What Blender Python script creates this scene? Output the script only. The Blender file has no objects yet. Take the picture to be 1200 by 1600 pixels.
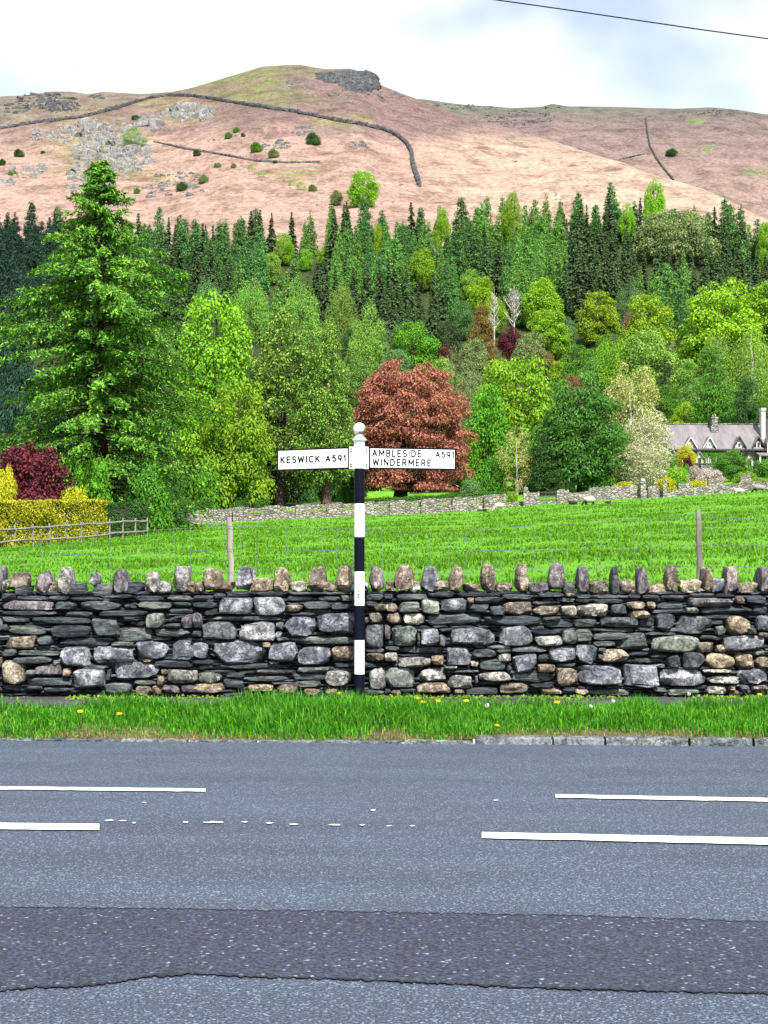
import bpy, math, random
import numpy as np
from mathutils import Vector, Matrix, Euler

# ---------------------------------------------------------------- camera, sky, sun, exposure
scene = bpy.context.scene
COL = scene.collection
EYE = 1.65            # camera height above the road
F = 2400.0            # focal length in photo pixels
HOR = 870.0           # photo row of the horizon

cam_data = bpy.data.cameras.new("camera")
cam = bpy.data.objects.new("camera", cam_data)
COL.objects.link(cam)
cam.location = (0, 0, EYE)
cam.rotation_euler = (math.radians(90), 0, 0)
cam_data.sensor_fit = 'VERTICAL'
cam_data.sensor_height = 36.0
cam_data.lens = 36.0 * F / 1600.0
cam_data.shift_y = (HOR - 800.0) / 1600.0
cam_data.clip_start = 0.1
cam_data.clip_end = 6000
scene.camera = cam

SUN_DIR = Vector((-0.19, 0.60, -0.78)).normalized()      # the way the light travels
SUN_ELEV = math.asin(-SUN_DIR.z)
sun_data = bpy.data.lights.new("sun", 'SUN')
sun = bpy.data.objects.new("sun", sun_data)
COL.objects.link(sun)
sun.rotation_euler = SUN_DIR.to_track_quat('-Z', 'Y').to_euler()
sun_data.energy = 4.6
sun_data.angle = math.radians(0.5)
sun_data.color = (1.0, 0.955, 0.88)

world = bpy.data.worlds.new("World")
scene.world = world
world.use_nodes = True
wn, wl = world.node_tree.nodes, world.node_tree.links
wn.clear()
w_out = wn.new('ShaderNodeOutputWorld')
w_bg = wn.new('ShaderNodeBackground')
w_sky = wn.new('ShaderNodeTexSky')
w_sky.sky_type = 'NISHITA'
w_sky.sun_disc = False
w_sky.sun_elevation = SUN_ELEV
w_sky.sun_rotation = math.atan2(-SUN_DIR.x, -SUN_DIR.y)
w_sky.air_density = 1.0
w_sky.dust_density = 0.6
w_tc = wn.new('ShaderNodeTexCoord')
w_map = wn.new('ShaderNodeMapping')
w_map.inputs['Scale'].default_value = (1.0, 1.0, 1.7)
w_map.inputs['Location'].default_value = (1.45, 0.9, 2.3)
w_noise = wn.new('ShaderNodeTexNoise')
w_noise.inputs['Scale'].default_value = 3.2
w_noise.inputs['Detail'].default_value = 4.0
w_noise.inputs['Roughness'].default_value = 0.5
w_ramp = wn.new('ShaderNodeValToRGB')
w_ramp.color_ramp.elements[0].position = 0.42
w_ramp.color_ramp.elements[0].color = (0.30, 0.30, 0.30, 1)
w_ramp.color_ramp.elements[1].position = 0.58
w_ramp.color_ramp.elements[1].color = (1, 1, 1, 1)
w_mix = wn.new('ShaderNodeMix')
w_mix.data_type = 'RGBA'
w_mix.inputs['B'].default_value = (6.9, 6.95, 7.0, 1)
wl.new(w_tc.outputs['Generated'], w_map.inputs['Vector'])
wl.new(w_map.outputs['Vector'], w_noise.inputs['Vector'])
wl.new(w_noise.outputs['Fac'], w_ramp.inputs['Fac'])
wl.new(w_ramp.outputs['Color'], w_mix.inputs['Factor'])
wl.new(w_sky.outputs['Color'], w_mix.inputs['A'])
wl.new(w_mix.outputs['Result'], w_bg.inputs['Color'])
w_bg.inputs['Strength'].default_value = 0.085
wl.new(w_bg.outputs['Background'], w_out.inputs['Surface'])

scene.view_settings.view_transform = 'Standard'
scene.view_settings.look = 'None'
scene.view_settings.gamma = 1.0
scene.view_settings.exposure = 1.25
scene.render.engine = 'CYCLES'
scene.cycles.max_bounces = 6
scene.cycles.diffuse_bounces = 3
scene.cycles.transmission_bounces = 3
scene.cycles.use_denoising = True

# ---------------------------------------------------------------- helpers
rng = np.random.default_rng(7)
random.seed(7)

def P(x, y, Y):
    """photo column, photo row, distance -> place in the world"""
    return Vector(((x - 600.0) / F * Y, Y, EYE + (HOR - y) / F * Y))

def hash3(ix, iy, iz, seed):
    h = (ix.astype(np.int64) * 374761393 + iy.astype(np.int64) * 668265263
         + iz.astype(np.int64) * 2147483647 + seed * 1274126177) & 0x7fffffff
    h = ((h ^ (h >> 13)) * 1274126177) & 0x7fffffff
    return ((h ^ (h >> 16)) & 0xffff) / 65535.0

def vnoise(p, seed=0):
    p = np.asarray(p, float)
    i = np.floor(p); f = p - i
    f = f * f * (3 - 2 * f)
    x, y, z = i[..., 0], i[..., 1], i[..., 2]
    out = 0
    for dx in (0, 1):
        for dy in (0, 1):
            for dz in (0, 1):
                wgt = (f[..., 0] if dx else 1 - f[..., 0]) * (f[..., 1] if dy else 1 - f[..., 1]) * (f[..., 2] if dz else 1 - f[..., 2])
                out = out + wgt * hash3(x + dx, y + dy, z + dz, seed)
    return out * 2 - 1

def fbm(p, octaves=4, seed=0):
    p = np.asarray(p, float)
    a, s, out = 1.0, 1.0, 0
    for k in range(octaves):
        out = out + a * vnoise(p * s, seed + k)
        a *= 0.5; s *= 2.03
    return out

def mesh_arr(name, V, T, mats=(), midx=None, smooth=False, uv=None):
    """mesh from a vertex array and a triangle or quad array"""
    V = np.asarray(V, np.float32); T = np.asarray(T, np.int32)
    me = bpy.data.meshes.new(name)
    n = T.shape[1]
    me.vertices.add(len(V)); me.vertices.foreach_set('co', V.ravel())
    me.loops.add(T.size); me.loops.foreach_set('vertex_index', T.ravel())
    me.polygons.add(len(T))
    me.polygons.foreach_set('loop_start', np.arange(0, T.size, n, dtype=np.int32))
    for m in mats:
        me.materials.append(m)
    if midx is not None:
        me.polygons.foreach_set('material_index', np.asarray(midx, np.int32))
    me.polygons.foreach_set('use_smooth', np.full(len(T), bool(smooth)))
    me.update(calc_edges=True)
    me.validate()
    return me

def props(o, label=None, cat=None, group=None, kind=None):
    if label: o['label'] = label
    if cat: o['category'] = cat
    if group: o['group'] = group
    if kind: o['kind'] = kind
    return o

def add(name, me, parent=None, loc=None, keep=False, **kw):
    o = bpy.data.objects.new(name, me)
    COL.objects.link(o)
    if loc is not None: o.location = loc
    if parent is not None:
        o.parent = parent
        if keep:
            o.matrix_parent_inverse = Matrix.Translation(-Vector(parent.location))
    return props(o, **kw)

def empty(name, loc, label, cat, group=None, rz=0.0):
    o = bpy.data.objects.new(name, None)
    COL.objects.link(o)
    o.location = loc
    o.rotation_euler = (0, 0, rz)
    o.empty_display_size = 0.2
    return props(o, label, cat, group)

class MB:
    """collects shapes into one mesh"""
    def __init__(s): s.V = []; s.Fc = []; s.M = []
    def face_set(s, vs, fs, m=0):
        b = len(s.V); s.V += [tuple(v) for v in vs]
        s.Fc += [tuple(b + i for i in f) for f in fs]; s.M += [m] * len(fs)
        return s
    def box(s, x0, x1, y0, y1, z0, z1, m=0):
        return s.face_set([(x0, y0, z0), (x1, y0, z0), (x1, y1, z0), (x0, y1, z0), (x0, y0, z1), (x1, y0, z1), (x1, y1, z1), (x0, y1, z1)],
                          [(3, 2, 1, 0), (4, 5, 6, 7), (0, 1, 5, 4), (1, 2, 6, 5), (2, 3, 7, 6), (3, 0, 4, 7)], m)
    def prism(s, poly, axis, a0, a1, m=0):
        """polygon of 2-D points swept along an axis ('x','y','z')"""
        def mk(p, a): return (a, p[0], p[1]) if axis == 'x' else ((p[0], a, p[1]) if axis == 'y' else (p[0], p[1], a))
        n = len(poly)
        vs = [mk(p, a0) for p in poly] + [mk(p, a1) for p in poly]
        fs = [tuple(range(n)), tuple(range(2 * n - 1, n - 1, -1))] + [(i, i + n, (i + 1) % n + n, (i + 1) % n) for i in range(n)]
        return s.face_set(vs, fs, m)
    def lathe(s, prof, c=(0, 0, 0), n=20, m=0):
        vs = []; fs = []
        for r, z in prof:
            for k in range(n):
                a = 2 * math.pi * k / n
                vs.append((c[0] + r * math.cos(a), c[1] + r * math.sin(a), c[2] + z))
        for j in range(len(prof) - 1):
            for k in range(n):
                k2 = (k + 1) % n
                fs.append((j * n + k, j * n + k2, (j + 1) * n + k2, (j + 1) * n + k))
        fs.append(tuple(range(n - 1, -1, -1))); fs.append(tuple((len(prof) - 1) * n + k for k in range(n)))
        return s.face_set(vs, fs, m)
    def tube(s, pts, rad, n=6, m=0):
        pts = [Vector(p) for p in pts]
        rs = rad if hasattr(rad, '__len__') else [rad] * len(pts)
        vs = []; fs = []
        for i, p in enumerate(pts):
            d = (pts[min(i + 1, len(pts) - 1)] - pts[max(i - 1, 0)])
            d = d.normalized() if d.length > 1e-9 else Vector((0, 0, 1))
            a = d.orthogonal().normalized() if abs(d.z) > 0.9 else d.cross(Vector((0, 0, 1))).normalized()
            b = d.cross(a)
            for k in range(n):
                t = 2 * math.pi * k / n
                vs.append(p + (a * math.cos(t) + b * math.sin(t)) * rs[i])
        for i in range(len(pts) - 1):
            for k in range(n):
                k2 = (k + 1) % n
                fs.append((i * n + k, i * n + k2, (i + 1) * n + k2, (i + 1) * n + k))
        fs.append(tuple(range(n - 1, -1, -1))); fs.append(tuple((len(pts) - 1) * n + k for k in range(n)))
        return s.face_set(vs, fs, m)
    def mesh(s, name, *mats, smooth=False, sharp=None):
        me = bpy.data.meshes.new(name)
        me.from_pydata(s.V, [], s.Fc)
        for m in mats: me.materials.append(m)
        if len(mats) > 1: me.polygons.foreach_set('material_index', s.M)
        if smooth:
            me.polygons.foreach_set('use_smooth', [True] * len(me.polygons))
            me.set_sharp_from_angle(angle=math.radians(sharp or 40))
        me.update()
        return me

# ---------------------------------------------------------------- materials
class Mat:
    def __init__(s, name, rough=0.8, spec=0.3):
        s.m = bpy.data.materials.new(name); s.m.use_nodes = True
        s.n, s.l = s.m.node_tree.nodes, s.m.node_tree.links
        s.b = s.n['Principled BSDF']
        s.b.inputs['Roughness'].default_value = rough
        s.b.inputs['Specular IOR Level'].default_value = spec
        s.tc = s.n.new('ShaderNodeTexCoord')
    def new(s, t, **kw):
        nd = s.n.new('ShaderNode' + t)
        for k, v in kw.items():
            if k in nd.inputs: nd.inputs[k].default_value = v
            else: setattr(nd, k, v)
        return nd
    def link(s, a, b): s.l.new(a, b)
    def vec(s, space='Object', scale=(1, 1, 1), loc=(0, 0, 0), randomize=False):
        mp = s.new('Mapping'); mp.inputs['Scale'].default_value = scale; mp.inputs['Location'].default_value = loc
        s.link(s.tc.outputs[space], mp.inputs['Vector'])
        if randomize:
            oi = s.new('ObjectInfo')
            ml = s.new('Math', operation='MULTIPLY'); ml.inputs[1].default_value = 37.0
            s.link(oi.outputs['Random'], ml.inputs[0])
            va = s.new('VectorMath', operation='ADD')
            s.link(mp.outputs['Vector'], va.inputs[0]); s.link(ml.outputs[0], va.inputs[1])
            return va.outputs['Vector']
        return mp.outputs['Vector']
    def noise(s, vec, scale, detail=4, rough=0.55, out='Fac'):
        nd = s.new('TexNoise'); nd.inputs['Scale'].default_value = scale
        nd.inputs['Detail'].default_value = detail; nd.inputs['Roughness'].default_value = rough
        s.link(vec, nd.inputs['Vector']); return nd.outputs[out]
    def voro(s, vec, scale, out='Distance', feature='F1'):
        nd = s.new('TexVoronoi'); nd.feature = feature; nd.inputs['Scale'].default_value = scale
        s.link(vec, nd.inputs['Vector']); return nd.outputs[out]
    def ramp(s, fac, *stops, interp='LINEAR'):
        nd = s.new('ValToRGB'); cr = nd.color_ramp; cr.interpolation = interp
        while len(cr.elements) < len(stops): cr.elements.new(0.5)
        for e, (p, c) in zip(cr.elements, stops):
            e.position = p; e.color = (*c, 1) if len(c) == 3 else c
        s.link(fac, nd.inputs['Fac']); return nd.outputs['Color']
    def mix(s, fac, a, b, mode='MIX'):
        nd = s.new('Mix', data_type='RGBA', blend_type=mode)
        for key, v in (('Factor', fac), ('A', a), ('B', b)):
            if isinstance(v, (int, float)): nd.inputs[key].default_value = v
            elif isinstance(v, tuple): nd.inputs[key].default_value = (*v, 1)
            else: s.link(v, nd.inputs[key])
        return nd.outputs['Result']
    def math(s, op, a, b=0.0):
        nd = s.new('Math', operation=op)
        for i, v in enumerate((a, b)):
            if isinstance(v, (int, float)): nd.inputs[i].default_value = v
            else: s.link(v, nd.inputs[i])
        return nd.outputs[0]
    def color(s, c):
        if isinstance(c, tuple): s.b.inputs['Base Color'].default_value = (*c, 1)
        else: s.link(c, s.b.inputs['Base Color'])
        return s
    def bump(s, h, strength=0.5, dist=0.02):
        nd = s.new('Bump'); nd.inputs['Strength'].default_value = strength; nd.inputs['Distance'].default_value = dist
        s.link(h, nd.inputs['Height']); s.link(nd.outputs['Normal'], s.b.inputs['Normal']); return s

def k3(c, f): return tuple(min(1, v * f) for v in c)

def leaf_mat(name, c, dark=0.55, light=1.45, hue=None, trans=0.30, spec=0.25, rough=0.6):
    """foliage: every leaf its own tone, every plant its own tone, some light through the leaf"""
    m = Mat(name, rough, spec)
    geo = m.new('NewGeometry')
    ran = geo.outputs['Random Per Island']
    hue = hue or (c[0] * 1.35, c[1] * 1.08, c[2] * 0.8)
    col = m.ramp(ran, (0.0, k3(c, dark)), (0.5, c), (0.85, k3(hue, 1.1)), (1.0, k3(hue, light)))
    nz = m.noise(m.vec('Object', randomize=True), 0.35, 2)
    col = m.mix(m.math('MULTIPLY', nz, 0.55), col, m.mix(1.0, col, (0.55, 0.6, 0.6), 'MULTIPLY'))
    oi = m.new('ObjectInfo')
    hsv = m.new('HueSaturation')
    m.link(m.math('ADD', m.math('MULTIPLY', oi.outputs['Random'], 0.024), 0.488), hsv.inputs['Hue'])
    m.link(m.math('ADD', m.math('MULTIPLY', oi.outputs['Random'], 0.36), 0.84), hsv.inputs['Value'])
    m.link(col, hsv.inputs['Color'])
    col = hsv.outputs['Color']
    m.color(col)
    tr = m.new('BsdfTranslucent'); m.link(col, tr.inputs['Color'])
    mx = m.new('MixShader'); mx.inputs['Fac'].default_value = trans
    m.link(m.b.outputs['BSDF'], mx.inputs[1]); m.link(tr.outputs['BSDF'], mx.inputs[2])
    m.link(mx.outputs['Shader'], m.n['Material Output'].inputs['Surface'])
    return m.m

def bark_mat(name, c):
    m = Mat(name, 0.9, 0.15)
    v = m.vec('Object', (1, 1, 0.25))
    nz = m.noise(v, 6.0, 5)
    m.color(m.ramp(nz, (0.3, k3(c, 0.5)), (0.7, k3(c, 1.35)))).bump(nz, 0.6, 0.05)
    return m.m

def paint_mat(name, c, rough=0.4, dirt=0.15, spec=0.4):
    m = Mat(name, rough, spec)
    nz = m.noise(m.vec('Object'), 9.0, 5, 0.65)
    m.color(m.mix(m.math('MULTIPLY', m.ramp(nz, (0.5, (0, 0, 0)), (0.75, (1, 1, 1))), dirt * 2), c, k3(c, 0.55)))
    m.bump(nz, 0.08, 0.004)
    return m.m

def plain_mat(name, c, rough=0.8, var=0.35, scale=6.0, bump=0.3, spec=0.25):
    m = Mat(name, rough, spec)
    nz = m.noise(m.vec('Object', randomize=True), scale, 5, 0.6)
    m.color(m.ramp(nz, (0.25, k3(c, 1 - var)), (0.75, k3(c, 1 + var)))).bump(nz, bump, 0.02)
    return m.m

def asphalt(name, base, chip, scale, chips, blotch=0.25):
    m = Mat(name, 0.75, 0.35)
    v = m.vec('Object')
    big = m.noise(m.vec('Object', (0.35, 1.6, 1)), 1.3, 4)
    fine = m.noise(v, scale, 3, 0.7)
    cell = m.voro(v, scale * 1.3, 'Color')
    cellv = m.new('SeparateColor'); m.link(cell, cellv.inputs[0])
    col = m.ramp(fine, (0.36, k3(base, 0.22)), (0.47, k3(base, 0.8)), (0.55, k3(base, 1.25)), (0.66, k3(base, 2.3)))
    col = m.mix(m.ramp(cellv.outputs[0], (chips, (0, 0, 0)), (chips + 0.03, (1, 1, 1))), col, chip)
    col = m.mix(m.ramp(big, (0.35, (0, 0, 0)), (0.7, (1, 1, 1))), m.mix(1.0, col, (1 - blotch,) * 3, 'MULTIPLY'), col)
    m.color(col)
    m.bump(m.mix(0.5, fine, cellv.outputs[1]), 0.9, 0.012)
    return m.m

def stone_mat(name, c, c2, lichen=(0.45, 0.45, 0.40), lich=0.62, scale=7.0, grain=(1, 1, 1), bump=0.9):
    m = Mat(name, 0.9, 0.15)
    v = m.vec('Object', grain, randomize=True)
    n1 = m.noise(v, scale, 8, 0.72)
    n2 = m.noise(v, scale * 6.0, 5, 0.75)
    n3 = m.noise(v, scale * 2.1, 7, 0.75)
    cr = m.noise(m.vec('Object', grain, (5, 2, 9), randomize=True), scale * 0.9, 6, 0.7)
    col = m.ramp(n1, (0.33, k3(c, 0.42)), (0.48, c), (0.62, c2), (0.75, k3(c2, 1.2)))
    col = m.mix(1.0, col, m.ramp(n2, (0.32, (0.45, 0.46, 0.48)), (0.5, (0.95, 0.95, 0.95)), (0.68, (1.35, 1.35, 1.32))), 'MULTIPLY')
    vein = m.math('ABSOLUTE', m.math('SUBTRACT', cr, 0.5))
    col = m.mix(1.0, col, m.ramp(vein, (0.0, (0.30, 0.31, 0.33)), (0.018, (1, 1, 1))), 'MULTIPLY')
    col = m.mix(m.ramp(n3, (lich, (0, 0, 0)), (lich + 0.05, (0.9, 0.9, 0.9))), col, lichen)
    oi = m.new('ObjectInfo')
    col = m.mix(1.0, col, m.ramp(oi.outputs['Random'], (0, (0.66, 0.68, 0.72)), (0.5, (0.98, 0.98, 1.0)), (1, (1.32, 1.28, 1.18))), 'MULTIPLY')
    m.color(col)
    m.bump(m.mix(0.4, m.mix(0.3, n1, m.ramp(vein, (0, (0, 0, 0)), (0.03, (1, 1, 1)))), n2), bump, 0.05)
    return m.m

# ---------------------------------------------------------------- the lie of the land
def interp(x, pts):
    return np.interp(x, [p[0] for p in pts], [p[1] for p in pts])

WALL_ROW = [(-600, 866), (0, 834), (230, 822), (430, 812), (600, 805), (735, 798), (830, 789), (940, 781), (1050, 776), (1200, 765), (1800, 730)]
SKY_ROW = [(-900, 190), (-300, 165), (0, 151), (40, 149), (80, 143), (110, 143), (140, 147), (160, 143), (220, 147), (270, 143), (300, 137),
           (350, 122), (410, 104), (440, 102), (470, 101), (490, 105), (510, 108), (545, 107), (570, 113), (597, 134), (625, 145), (653, 155),
           (700, 174), (733, 184), (800, 203), (867, 221), (933, 243), (967, 252), (1013, 271), (1053, 282), (1100, 295), (1180, 335), (1300, 390), (2100, 520)]
WOOD_ROW = [(-900, 440), (0, 402), (230, 412), (480, 402), (700, 396), (830, 385), (1000, 375), (1080, 378), (1130, 395), (1200, 432), (1500, 500), (2100, 600)]
YW, YH, YF = 131.0, 205.0, 430.0

def ridge_dist(xp):
    return interp(xp, [(-900, 1200), (600, 1200), (800, 1050), (1000, 800), (1200, 640), (2100, 560)])

def ground_z(X, Y):
    """height of field, garden, wooded slope and fell at a place"""
    X = np.asarray(X, float); Y = np.asarray(Y, float)
    xp = 600 + F * X / Y
    zw = EYE + (HOR - interp(xp, WALL_ROW)) * YW / F
    z1 = 0.85 + (zw - 0.85) * np.clip((Y - 17) / (YW - 17), 0, 1)
    zh = EYE + (HOR - interp(xp, [(-600, 775), (0, 765), (600, 748), (1000, 738), (1200, 733), (1800, 720)])) * YH / F
    z2 = zw + (zh - zw) * (Y - YW) / (YH - YW)
    eh = (zh - EYE) * F / YH
    ew = HOR - interp(xp, WOOD_ROW)
    e3 = eh + (ew - eh) * (Y - YH) / (YF - YH)
    z3 = EYE + e3 * Y / F
    es = np.maximum(HOR - interp(xp, SKY_ROW), ew + 8)
    yr = ridge_dist(xp)
    t = (Y - YF) / (yr - YF)
    e4 = ew + (es - ew) * (1 - np.clip(1 - t, 0, 1) ** 1.5)
    z4 = EYE + e4 * np.minimum(Y, yr) / F - 0.22 * np.maximum(Y - yr, 0)
    z = np.where(Y < YW, z1, np.where(Y < YH, z2, np.where(Y < YF, z3, z4)))
    p = np.stack([X, Y, 0 * X], -1)
    amp = np.clip((Y - 470) / 120, 0, 1) * np.clip((yr - Y) / 90, 0, 1)
    z = z + amp * (fbm(p / 70.0, 3, 5) * 3.2 + fbm(p / 16.0, 3, 9) * 0.9)
    z = z + np.clip((Y - 20) / 20, 0, 1) * np.clip((126 - Y) / 15, 0, 1) * fbm(p / 9.0, 2, 3) * 0.10
    return z

def gz(X, Y): return float(ground_z(np.array([X]), np.array([Y]))[0])

def on_fell(x, y):
    """the place on the fell seen at a photo position"""
    lo, hi = 432.0, float(ridge_dist(x)) - 4
    for _ in range(40):
        mid = 0.5 * (lo + hi)
        Xm = (x - 600) / F * mid
        row = HOR - (gz(Xm, mid) - EYE) * F / mid
        if row > y: lo = mid
        else: hi = mid
    Y = 0.5 * (lo + hi); X = (x - 600) / F * Y
    return Vector((X, Y, gz(X, Y)))

def grid_mesh(name, U, Ys, spread, zf, mat, smooth=True):
    uu, yy = np.meshgrid(U, Ys)
    XX = uu * (yy + spread)
    ZZ = zf(XX, yy)
    V = np.stack([XX, yy, ZZ], -1).reshape(-1, 3)
    nr, nc = uu.shape
    i = np.arange(nr - 1)[:, None] * nc + np.arange(nc - 1)[None, :]
    Q = np.stack([i, i + 1, i + nc + 1, i + nc], -1).reshape(-1, 4)
    return mesh_arr(name, V, Q, [mat], smooth=smooth), V

# --- field
mf = Mat('pasture_grass', 0.85, 0.15)
v = mf.vec('Object')
nA = mf.noise(mf.vec('Object', (1, 0.55, 1)), 0.22, 4, 0.6)
nB = mf.noise(mf.vec('Object', (1, 0.6, 1)), 2.6, 4, 0.7)
nC = mf.noise(v, 24.0, 3, 0.7)
c = mf.ramp(nA, (0.3, (0.072, 0.225, 0.010)), (0.7, (0.120, 0.305, 0.015)))
c = mf.mix(mf.ramp(nB, (0.30, (0.6, 0.6, 0.6)), (0.50, (0, 0, 0))), c, (0.035, 0.150, 0.010))
c = mf.mix(mf.ramp(nC, (0.35, (0.6, 0.6, 0.6)), (0.6, (0, 0, 0))), c, (0.045, 0.16, 0.008))
mf.color(c).bump(mf.mix(0.5, nB, nC), 0.8, 0.10)
FIELD = mf.m
me, _ = grid_mesh('field', np.linspace(-0.42, 0.42, 90), np.concatenate([np.linspace(16.62, 40, 40), np.linspace(41, YW, 90)]), 16, ground_z, FIELD)
add('field', me, kind='structure')

# --- hillside: gardens, wooded slope, open fell
def fell_colours(V):
    X, Y, Z = V[:, 0], V[:, 1], V[:, 2]
    xp = 600 + F * X / Y
    yp = HOR - (Z - EYE) * F / Y
    n1 = fbm(np.stack([X, Y, 0 * X], -1) / 60, 4, 21)
    n2 = fbm(np.stack([X, Y, 0 * X], -1) / 14, 4, 31)
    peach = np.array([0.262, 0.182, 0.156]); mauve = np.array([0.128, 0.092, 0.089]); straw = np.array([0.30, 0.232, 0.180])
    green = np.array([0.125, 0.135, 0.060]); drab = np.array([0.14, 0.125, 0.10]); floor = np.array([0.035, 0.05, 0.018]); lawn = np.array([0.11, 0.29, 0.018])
    col = np.tile(peach, (len(V), 1))
    def blend(col, w, c): w = np.clip(w, 0, 1)[:, None]; return col * (1 - w) + c * w
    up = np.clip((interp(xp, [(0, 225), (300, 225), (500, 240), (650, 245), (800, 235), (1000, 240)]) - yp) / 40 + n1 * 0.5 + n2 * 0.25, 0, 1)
    col = blend(col, up * 0.95, mauve)  # cloud shade over the upper fell, put into the ground colour
    col = blend(col, np.clip((xp - 640) / 120, 0, 1) * np.clip((yp - 195) / 35, 0, 1) * 0.8, straw)
    wallrow = interp(xp, [(-600, 240), (0, 199), (130, 182), (200, 163), (250, 149), (300, 147), (400, 166), (520, 186), (600, 205)])
    above = np.clip((wallrow - yp) / 5, 0, 1)
    col = blend(col, above * np.clip((305 - xp) / 30, 0, 1) * 0.85, drab)
    summit = above * np.clip((xp - 280) / 30, 0, 1) * np.clip((525 - xp + n1 * 70 - (yp - 110) * 0.6) / 60, 0, 1)
    col = blend(col, summit * 0.9, green)
    col = blend(col, above * np.clip(n1 * 2.2 + n2, 0, 1) * np.clip((560 - xp) / 60, 0, 1) * 0.5, mauve)
    for cx, cy, rx, ry in ((255, 280, 35, 14), (465, 270, 60, 22), (150, 235, 95, 70), (285, 175, 60, 26), (540, 190, 60, 14), (250, 165, 60, 14)):
        d = 1 - ((xp - cx) / rx) ** 2 - ((yp - cy) / ry) ** 2
        col = blend(col, (d + n2 * 0.9) * 0.7, np.array([0.17, 0.155, 0.08]))
    col = blend(col, (n2 - 0.55) * 1.4, np.array([0.15, 0.095, 0.08]))
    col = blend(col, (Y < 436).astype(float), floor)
    lw = (Y < 200) & (xp > 560)
    col = blend(col, np.where(Y < 185, 1.0, 0) * (0.35 + 0.65 * lw), lawn)
    return col

def vc_ground_mat(name, sc, bs):
    m = Mat(name, 0.95, 0.1)
    at = m.new('VertexColor'); at.layer_name = 'ground'
    v = m.vec('Object', (1, 0.5, 1))
    nz = m.noise(v, sc, 6, 0.7); nz2 = m.noise(v, sc * 7, 4, 0.7)
    c = m.mix(1.0, at.outputs['Color'], m.ramp(nz, (0.3, (0.50, 0.44, 0.42)), (0.5, (0.95, 0.95, 0.95)), (0.72, (1.30, 1.28, 1.22))), 'MULTIPLY')
    c = m.mix(1.0, c, m.ramp(nz2, (0.32, (0.55, 0.50, 0.48)), (0.6, (1.12, 1.12, 1.10))), 'MULTIPLY')
    m.color(c).bump(m.mix(0.5, nz, nz2), 0.7, bs)
    return m.m
def paint(me, cols):
    ca = me.color_attributes.new('ground', 'FLOAT_COLOR', 'POINT')
    ca.data.foreach_set('color', np.concatenate([cols, np.ones((len(cols), 1))], 1).astype(np.float32).ravel())
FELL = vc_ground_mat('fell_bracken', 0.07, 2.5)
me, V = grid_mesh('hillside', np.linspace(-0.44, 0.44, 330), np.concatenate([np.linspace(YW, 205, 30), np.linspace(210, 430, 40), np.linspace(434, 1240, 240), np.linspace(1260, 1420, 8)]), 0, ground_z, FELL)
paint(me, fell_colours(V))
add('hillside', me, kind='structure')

# --- the farther fell behind, to the right
FAR_SKY = [(-200, 250), (560, 190), (653, 154), (700, 160), (730, 163), (800, 168), (845, 167), (862, 162), (885, 166), (1000, 168), (1060, 170), (1110, 167), (1150, 171), (1200, 179), (1500, 190), (2100, 240)]
def far_z(X, Y):
    xp = 600 + F * X / Y
    es = HOR - interp(xp, FAR_SKY)
    t = (Y - 700) / 1100.0
    e = 400 + (es - 400) * (1 - np.clip(1 - t, 0, 1) ** 1.7)
    p = np.stack([X, Y, 0 * X], -1)
    return EYE + e * np.minimum(Y, 1800) / F - 0.25 * np.maximum(Y - 1800, 0) + np.clip((1790 - Y) / 150, 0.12, 1) * (fbm(p / 120.0, 3, 15) * 5 + fbm(p / 25.0, 3, 19) * 1.6)
def on_far(x, y):
    lo, hi = 720.0, 1795.0
    for _ in range(40):
        mid = 0.5 * (lo + hi); Xm = (x - 600) / F * mid
        row = HOR - (float(far_z(np.array([Xm]), np.array([mid]))[0]) - EYE) * F / mid
        lo, hi = (mid, hi) if row > y else (lo, mid)
    Y = 0.5 * (lo + hi); X = (x - 600) / F * Y
    return Vector((X, Y, float(far_z(np.array([X]), np.array([Y]))[0])))
me, V = grid_mesh('far_fell', np.linspace(-0.05, 0.44, 170), np.concatenate([np.linspace(700, 1800, 130), np.linspace(1830, 2100, 8)]), 0, far_z, vc_ground_mat('far_fell_shaded_ground', 0.05, 3.0))
xp = 600 + F * V[:, 0] / V[:, 1]; yp = HOR - (V[:, 2] - EYE) * F / V[:, 1]
n1 = fbm(V / 90, 4, 41); n2 = fbm(V / 20, 4, 43)
cols = np.tile(np.array([0.150, 0.112, 0.108]), (len(V), 1))  # cloud shade on the farther fell is painted into these darker tones
def bl(w, c):
    global cols
    w = np.clip(w, 0, 1)[:, None]; cols = cols * (1 - w) + np.array(c) * w
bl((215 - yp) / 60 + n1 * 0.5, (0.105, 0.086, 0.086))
bl((yp - 225) / 40 + n1 * 0.3, (0.185, 0.138, 0.122))
bl((187 - yp) / 14 + n2 * 0.6, (0.10, 0.098, 0.082))
for cx, cy, rx, ry in ((1085, 190, 20, 8), (1105, 230, 14, 10), (1175, 270, 30, 9)):
    bl((1 - ((xp - cx) / rx) ** 2 - ((yp - cy) / ry) ** 2 + n2 * 0.8) * 0.8, (0.11, 0.17, 0.06))
paint(me, cols)
add('far_fell', me, kind='structure')

# ---------------------------------------------------------------- road
def road_pt(x, y, z):
    Y = (EYE - z) * F / (y - HOR)
    return ((x - 600) / F * Y, Y, z)
def kerb_y(X): return 13.57 - 0.062 * X

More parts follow.
